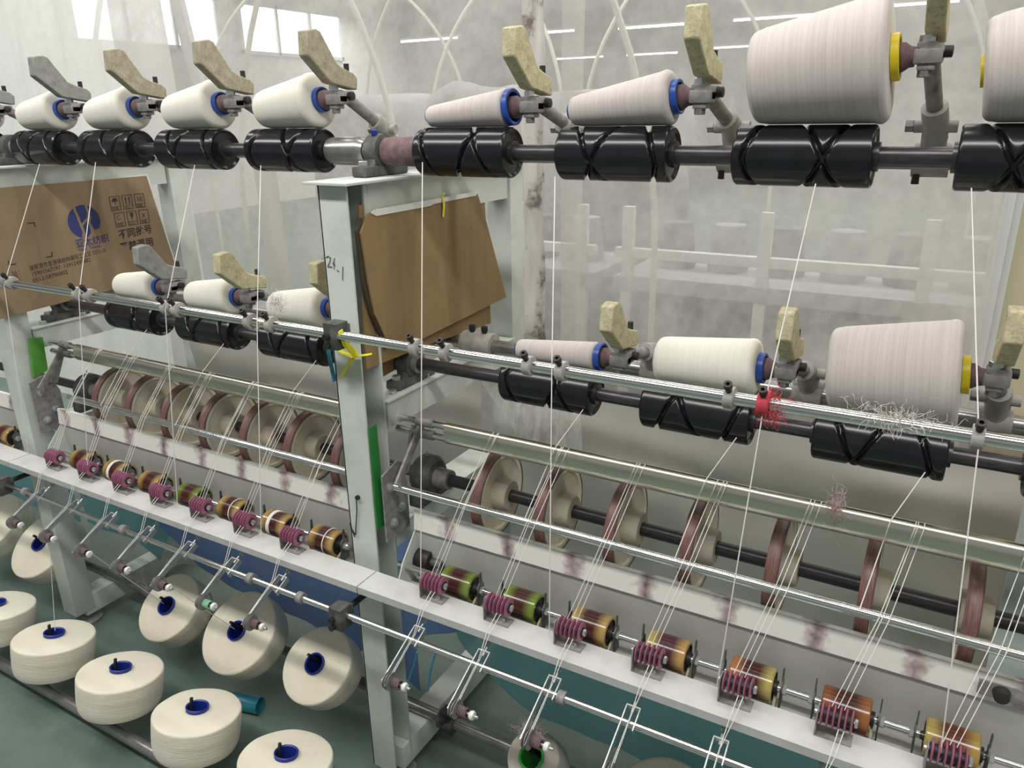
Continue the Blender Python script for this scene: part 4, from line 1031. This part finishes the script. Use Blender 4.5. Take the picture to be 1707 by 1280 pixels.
def frame_mark(y, z, w_, h_, t=0.0016):
    mb = MB()
    for (a, b, c, d_) in ((y, z, w_, t), (y, z+h_-t, w_, t), (y, z, t, h_), (y+w_-t, z, t, h_), (y, z+h_*0.26, w_, t*0.6)):
        mb.prism([(a-1.38, b-1.24), (a+c-1.38, b-1.24), (a+c-1.38, b+d_-1.24), (a-1.38, b+d_-1.24)], 0.0002, 0.0008, 'X')
    return obj('symbol_frame', mb, 'print_black', pc, 0)
for r in range(2):
    for c in range(3):
        y = 1.468 + c*0.042 + r*0.006; z = 1.296 - r*0.050
        frame_mark(y, z, 0.034, 0.043)
        cy_, cz_ = y+0.017, z+0.027
        if (r, c) == (0, 0): flat([(cy_-0.011, cz_), (cy_-0.006, cz_+0.009), (cy_, cz_+0.011), (cy_+0.006, cz_+0.009), (cy_+0.011, cz_)], 'print_black', 'umbrella_symbol'); flat([(cy_-0.0008, cz_-0.01), (cy_+0.0008, cz_-0.01), (cy_+0.0008, cz_), (cy_-0.0008, cz_)], 'print_black', 'umbrella_symbol')
        elif (r, c) == (0, 1):
            for s in (-0.007, 0.005): flat([(cy_+s, cz_-0.012), (cy_+s+0.003, cz_-0.012), (cy_+s+0.003, cz_+0.004), (cy_+s+0.005, cz_+0.004), (cy_+s+0.0015, cz_+0.011), (cy_+s-0.002, cz_+0.004), (cy_+s, cz_+0.004)], 'print_black', 'arrow_symbol')
        elif (r, c) == (0, 2): text('10', y+0.007, z+0.020, 0.021, 'print_black', 0, name='number_symbol')
        elif (r, c) == (1, 0): text('C', y+0.009, z+0.018, 0.020, 'print_black', 0.4, name='hook_symbol')
        elif (r, c) == (1, 1): flat([(cy_-0.006, cz_+0.011), (cy_+0.006, cz_+0.011), (cy_+0.004, cz_), (cy_+0.001, cz_-0.003), (cy_+0.001, cz_-0.010), (cy_-0.001, cz_-0.010), (cy_-0.001, cz_-0.003), (cy_-0.004, cz_)], 'print_black', 'glass_symbol')
        else: text('X', y+0.009, z+0.018, 0.020, 'print_black', 0, name='cross_symbol')
        text(('怕雨', '向上', '层数', '勿钩', '小心', '勿踏')[r*3+c], y+0.004, z+0.002, 0.0105, 'print_black', 0, name='caption')
def corner(y, z, sy, sz):
    flat([(y, z), (y+sy*0.020, z), (y+sy*0.020, z+sz*0.0022), (y+sy*0.0022, z+sz*0.0022), (y+sy*0.0022, z+sz*0.013), (y, z+sz*0.013)], 'print_black', 'corner_mark')
corner(1.232, 1.292, -1, -1); corner(1.138, 1.186, 1, 1); corner(1.262, 1.190, -1, 1)

# ---------------------------------------------------------------- blue, teal and grey plastic under the trough
def hang(name, xs, ztop, zbot, y, material, lab, amp=0.03, seed=0.0, belly=0.0, nx=60, nz=24):
    vs = []; fs = []
    def lerp_poly(pts, x):
        for (a, b), (c, d_) in zip(pts[:-1], pts[1:]):
            if a <= x <= c: return b+(d_-b)*(x-a)/(c-a)
        return pts[-1][1] if x > pts[-1][0] else pts[0][1]
    for j in range(nz+1):
        for i in range(nx+1):
            x = xs[0]+(xs[1]-xs[0])*i/nx; zt = lerp_poly(ztop, x); zb = lerp_poly(zbot, x)
            q = j/nz; z = zt+(zb-zt)*q
            d_ = amp*noise.noise(Vector((x*3.1+seed, z*3.5, seed))) + amp*0.4*noise.noise(Vector((x*9+seed, z*7, seed+4)))
            vs.append((x, y + d_*min(1, q*3+0.1) - belly*math.sin(math.pi*min(1, q*0.8)), z))
    for j in range(nz):
        for i in range(nx):
            a = j*(nx+1)+i; fs.append((a, a+1, a+nx+2, a+nx+1))
    return tag(obj(name, MB().add(vs, fs), material, smooth=180), lab, 'plastic sheet')
hang('plastic_sheet', (-2.24, -1.06), [(-2.24, 0.60), (-1.06, 0.60)], [(-2.24, 0.365), (-2.08, 0.28), (-1.92, 0.21), (-1.727, 0.20), (-1.602, 0.19), (-1.438, 0.165), (-1.262, 0.137), (-1.06, 0.10)], 1.325, 'film_blue', 'blue plastic sheet hanging slanted below the left trough', seed=2.0, amp=0.03, belly=0.0)
hang('plastic_sheet', (-2.62, -2.10), [(-2.62, 0.60), (-2.10, 0.60)], [(-2.62, 0.16), (-2.34, 0.165), (-2.20, 0.13), (-2.10, 0.28)], 1.375, 'film_teal', 'teal plastic sheet hanging below the left trough by the printed-cardboard frame', seed=7.0, amp=0.02)
hang('plastic_sheet', (-3.3, -2.66), [(-3.3, 0.60), (-2.66, 0.60)], [(-3.3, 0.12), (-2.66, 0.15)], 1.375, 'film_teal', 'teal plastic sheet left of the printed-cardboard frame', seed=11.0, amp=0.02)
hang('plastic_sheet', (-0.98, 0.42), [(-0.98, 0.60), (0.42, 0.60)], [(-0.98, 0.42), (-0.955, 0.355), (-0.928, 0.293), (-0.807, 0.223), (-0.691, 0.173), (-0.549, 0.155), (-0.26, 0.13), (0.42, 0.12)], 1.335, 'film_teal', 'teal plastic sheet bulging below the right trough', seed=15.0, amp=0.03, belly=0.02)
hang('plastic_sheet', (-1.04, -0.86), [(-1.04, 0.60), (-0.86, 0.60)], [(-1.04, 0.30), (-0.93, 0.36), (-0.86, 0.40)], 1.285, 'film_blue', 'crumpled blue plastic scrap below the trough beside the frame', seed=19.0, amp=0.025, nx=20)
hang('plastic_sheet', (-2.3, -1.85), [(-2.3, 0.60), (-1.85, 0.60)], [(-2.3, 0.10), (-2.19, 0.10), (-1.964, 0.15), (-1.85, 0.2)], 1.425, 'film_grey', 'grey plastic sheet behind the blue one below the left trough', seed=23.0, amp=0.02, nx=30)
# film tied under the middle beam and behind the wheels
hang('plastic_film_scrap', (-0.965, -0.68), [(-0.965, 0.975), (-0.68, 0.975)], [(-0.965, 0.93), (-0.85, 0.82), (-0.68, 0.72)], 1.50, 'film_scrap', 'crinkled clear film scrap hanging off the middle beam', seed=31.0, amp=0.05, nx=30)
hang('backing_sheet', (-0.96, 0.5), [(-0.96, 0.90), (0.5, 0.90)], [(-0.96, 0.42), (0.5, 0.42)], 1.66, 'film_grey', 'greyish plastic backing behind the right wheels', seed=35.0, amp=0.05)
hang('backing_sheet', (-2.25, -1.06), [(-2.25, 0.93), (-1.06, 0.93)], [(-2.25, 0.42), (-1.06, 0.42)], 1.66, 'film_grey', 'greyish plastic backing behind the left wheels', seed=41.0, amp=0.05)
ep = thing('end_panel', 'pale end panel with a small square hole behind the last wheel', 'panel', (0.36, 1.52, 0.0))
hx, hz = 0.232-0.36, 0.79
pm = MB()
for (x0, x1, z0, z1) in ((-0.18, hx-0.008, 0.45, 0.93), (hx+0.008, 0.16, 0.45, 0.93), (hx-0.008, hx+0.008, 0.45, hz-0.008), (hx-0.008, hx+0.008, hz+0.008, 0.93)):
    pm.box(((x0+x1)/2, 0, (z0+z1)/2), (x1-x0, 0.004, z1-z0))
obj('panel_sheet', pm, 'frame_paint', ep, 0)
obj('leg', MB().box((0.0, 0.03, 0.225), (0.05, 0.05, 0.45), 0.003), 'frame_paint', ep)
obj('hole_backing', MB().box((hx, 0.01, hz), (0.03, 0.004, 0.03)), 'dark_metal', ep, 0)

# ---------------------------------------------------------------- running yarns
YR = 0.0007
def yarn(paths, lab, grp, r=YR):
    mb = MB()
    for pts in paths: mb.tube(pts, r, 5)
    return tag(obj('running_yarn', mb, 'yarn_line', smooth=60), lab, 'yarn', grp)
def strands(xt, xb, k, bay):
    # three fine strands from the tensioner over the front rod to the polished bar, plus the feed up from the lever
    paths = []
    for s in (-1, 0, 1):
        j = 0.004*random.uniform(-1, 1)
        paths.append([(xt+0.004+s*0.009, 1.057, 0.694), (xt+(xb-xt)*0.62+s*0.008+j, 1.111, 0.836), (xb+s*0.007+j, 1.193, 0.957), (xb+s*0.007+j, 1.203, 0.9595)])
    lx = xt - 0.006
    hdp = Vector((lx, LY, LZ)) + d*0.087
    paths.append([tuple(hdp+Vector((0.001, -0.016, 0))), (lx+0.004, 0.985, 0.60), (xt+0.006, 1.004, 0.652), (xt+0.010, 1.035, 0.675)])
    paths.append([tuple(hdp+Vector((0.004, 0.010, 0.014))), (xt-0.002, 0.99, 0.598), (xt+0.012, 1.004, 0.650), (xt+0.018, 1.038, 0.676)])
    return paths
for k, xt in enumerate(TX_L):
    yarn(strands(xt, xt+0.075, k, 'left'), 'fine white yarn strands rising from the ' + nth(k, 7, 'L') % 'tensioner', 'left tensioner yarns')
for k, xt in enumerate(TX_R):
    yarn(strands(xt, xt+0.068, k, 'right'), 'fine white yarn strands rising from the ' + nth(k, 7, 'R') % 'tensioner', 'right tensioner yarns')
long_ = [[(-0.825, 1.045, 0.655), (-0.778, 1.033, 1.179), (-0.889, 1.216, 1.475)], [(-0.535, 1.045, 0.660), (-0.524, 1.033, 1.178), (-0.611, 1.216, 1.455)],
         [(-0.227, 1.045, 0.670), (-0.195, 1.033, 1.166), (-0.188, 1.218, 1.455)], [(0.095, 1.045, 0.673), (0.064, 1.033, 1.167), (0.009, 1.216, 1.455)]]
for k, p_ in enumerate(long_): yarn([p_], 'long white yarn running up to the ' + nth(k, 4, 'R') % 'upper drum', 'long yarns right', 0.0010)
long_l = [[(-2.203, 1.045, 0.660), (-2.091, 1.033, 1.167), (-2.144, 1.218, 1.452)], [(-1.922, 1.045, 0.664), (-1.772, 1.033, 1.171), (-1.895, 1.216, 1.460)],
          [(-1.562, 1.045, 0.655), (-1.461, 1.033, 1.171), (-1.527, 1.216, 1.459)], [(-1.274, 1.045, 0.655), (-1.181, 1.033, 1.177), (-1.316, 1.216, 1.462)]]
for k, p_ in enumerate(long_l): yarn([p_], 'long white yarn running up to the ' + nth(k, 4, 'L') % 'upper drum', 'long yarns left', 0.0010)
for kk, (x, bay) in enumerate(((-0.60, 'right'), (-0.31, 'right'), (-0.02, 'right'), (-1.89, 'left'), (-1.59, 'left'), (-1.28, 'left'))):
    yarn([[(x-0.02, 1.11, 0.842), (x, 1.194, 0.957), (x+0.035, 1.246, 1.025)]], 'short white yarn feeding the ' + nth(kk % 3, 3, 'R' if bay == 'right' else 'L') % 'lower drum', 'short yarns '+bay, 0.0009)
for (a, b, fr_) in (((-2.02, 0.915, 0.215), (-1.935, 0.92, 0.545), nth(1, 5, 'L') % 'upright package'), ((-1.853, 1.14, 0.22), (-1.785, 0.92, 0.545), nth(2, 5, 'L') % 'tilted package'), ((-1.55, 1.14, 0.24), (-1.485, 0.92, 0.545), nth(3, 5, 'L') % 'tilted package')):
    m_ = Vector(a).lerp(Vector(b), 0.5)
    yarn([[a, tuple(m_), b]], 'slack white yarn leaving the ' + fr_, 'supply yarns', 0.0009)

# ---------------------------------------------------------------- small odds and ends
yt = thing('yellow_tie', 'bright yellow plastic tape knotted round the post and guide rod', 'tape', (-0.985, 1.094, 1.11))
def band(pts, wd=0.0045): obj('tape', MB().tube(pts, 0.002, 6, flat=(wd, 0.0012)), 'tape_yellow', yt)
band([(-0.050, -0.002, 0.022), (-0.03, -0.006, 0.010), (0.0, -0.008, 0.006), (0.025, -0.006, 0.012), (0.038, 0.003, 0.014)], 0.0065)
band([(0.016, -0.055, 0.072), (0.016, -0.045, 0.045), (0.012, -0.012, 0.010), (0.0, -0.008, 0.004)], 0.007)
band([(0.002, -0.009, 0.006), (-0.012, -0.010, -0.012), (-0.032, -0.010, -0.038), (-0.040, -0.008, -0.045)], 0.009)
bs = tag(obj('blue_strip', MB().tube([(0, 0, 0.0), (0.004, -0.002, -0.04), (0.010, 0.0, -0.095)], 0.003, 6, flat=(0.006, 0.001)), 'strip_blue'), 'blue plastic strip hanging at the left of the frame post', 'strip')
bs.location = (-1.062, 1.098, 1.145)
hk = tag(obj('wire_hook', MB().tube([(0.012, -0.002, 0.05), (0.009, -0.004, 0.046), (0.007, -0.003, 0.02), (-0.004, -0.003, -0.045), (-0.014, -0.004, -0.030), (-0.016, -0.004, -0.018), (-0.006, -0.004, -0.05)], 0.0013, 6).lathe([(-0.006, 0.005), (0.0, 0.005)], 10, 'Y', (0.012, 0, 0.05)), 'dark_metal'), 'dark wire safety hook on the frame post', 'hook')
hk.location = (-1.03, 1.0995, 0.745)
for i, (x, y) in enumerate(((-0.80, 0.975), (-0.765, 0.985))):
    o = tag(obj('blue_plastic_strip', MB().tube([(0.012, 0, 0.0), (0.004, -0.006, -0.035), (-0.012 if i == 0 else -0.002, -0.012, -0.085)], 0.003, 6, flat=(0.0045, 0.0012)), 'strip_blue'), 'sky blue plastic strip hanging from the lever rod', 'strip', 'blue strips on the lever rod')
    o.location = (x, y, 0.572)
def tuft(c, size, n, material, lab, r=0.0005, seed=1):
    rnd = random.Random(seed); mb = MB(); c = Vector(c)
    for i in range(int(n*2.2)):
        p = c + Vector([rnd.gauss(0, 1)*s*0.8 for s in size]); pts = [p]
        dd = Vector([rnd.uniform(-1, 1) for _ in range(3)])
        for k in range(5):
            dd = (dd + 0.8*Vector([rnd.uniform(-1, 1) for _ in range(3)])).normalized()
            pts.append(pts[-1]+dd*0.0045)
        mb.tube(pts, r*0.5, 3, cap=False)
    o = tag(obj('lint_tuft', mb, material, smooth=0), lab, 'lint'); o['kind'] = 'stuff'
    return o
tuft((-0.03, 1.040, 1.178), (0.035, 0.006, 0.008), 90, 'lint', 'loose grey lint fluff caught on the guide rod', seed=2)
tuft((-2.0, 1.20, 0.20), (0.05, 0.02, 0.05), 160, 'lint_pink', 'pinkish lint fluff clinging near the creel tube', 0.0004, seed=3)
tuft((-1.155, 1.065, 1.21), (0.008, 0.006, 0.012), 60, 'lint', 'beige lint fluff by the guide rod clamp', seed=4)
tuft((-2.22, 1.03, 0.004), (0.03, 0.02, 0.002), 70, 'lint', 'white lint fluff lying on the green floor', 0.0005, seed=5)
tuft((-0.185, 1.045, 1.165), (0.008, 0.008, 0.012), 90, 'red_lint', 'red lint fluff wound on a guide collar', 0.0006, seed=6)
tuft((-0.62, 1.12, 0.33), (0.02, 0.012, 0.012), 90, 'lint_pink', 'dusty pink lint on a lever spring', 0.0005, seed=8)
tuft((-0.10, 1.195, 0.958), (0.006, 0.006, 0.02), 80, 'lint_pink', 'pale pink lint wrapped on the polished bar', 0.0005, seed=9)
tuft((-1.75, 0.90, 0.085), (0.03, 0.02, 0.012), 60, 'lint', 'frayed lint under the upright packages', 0.0004, seed=10)
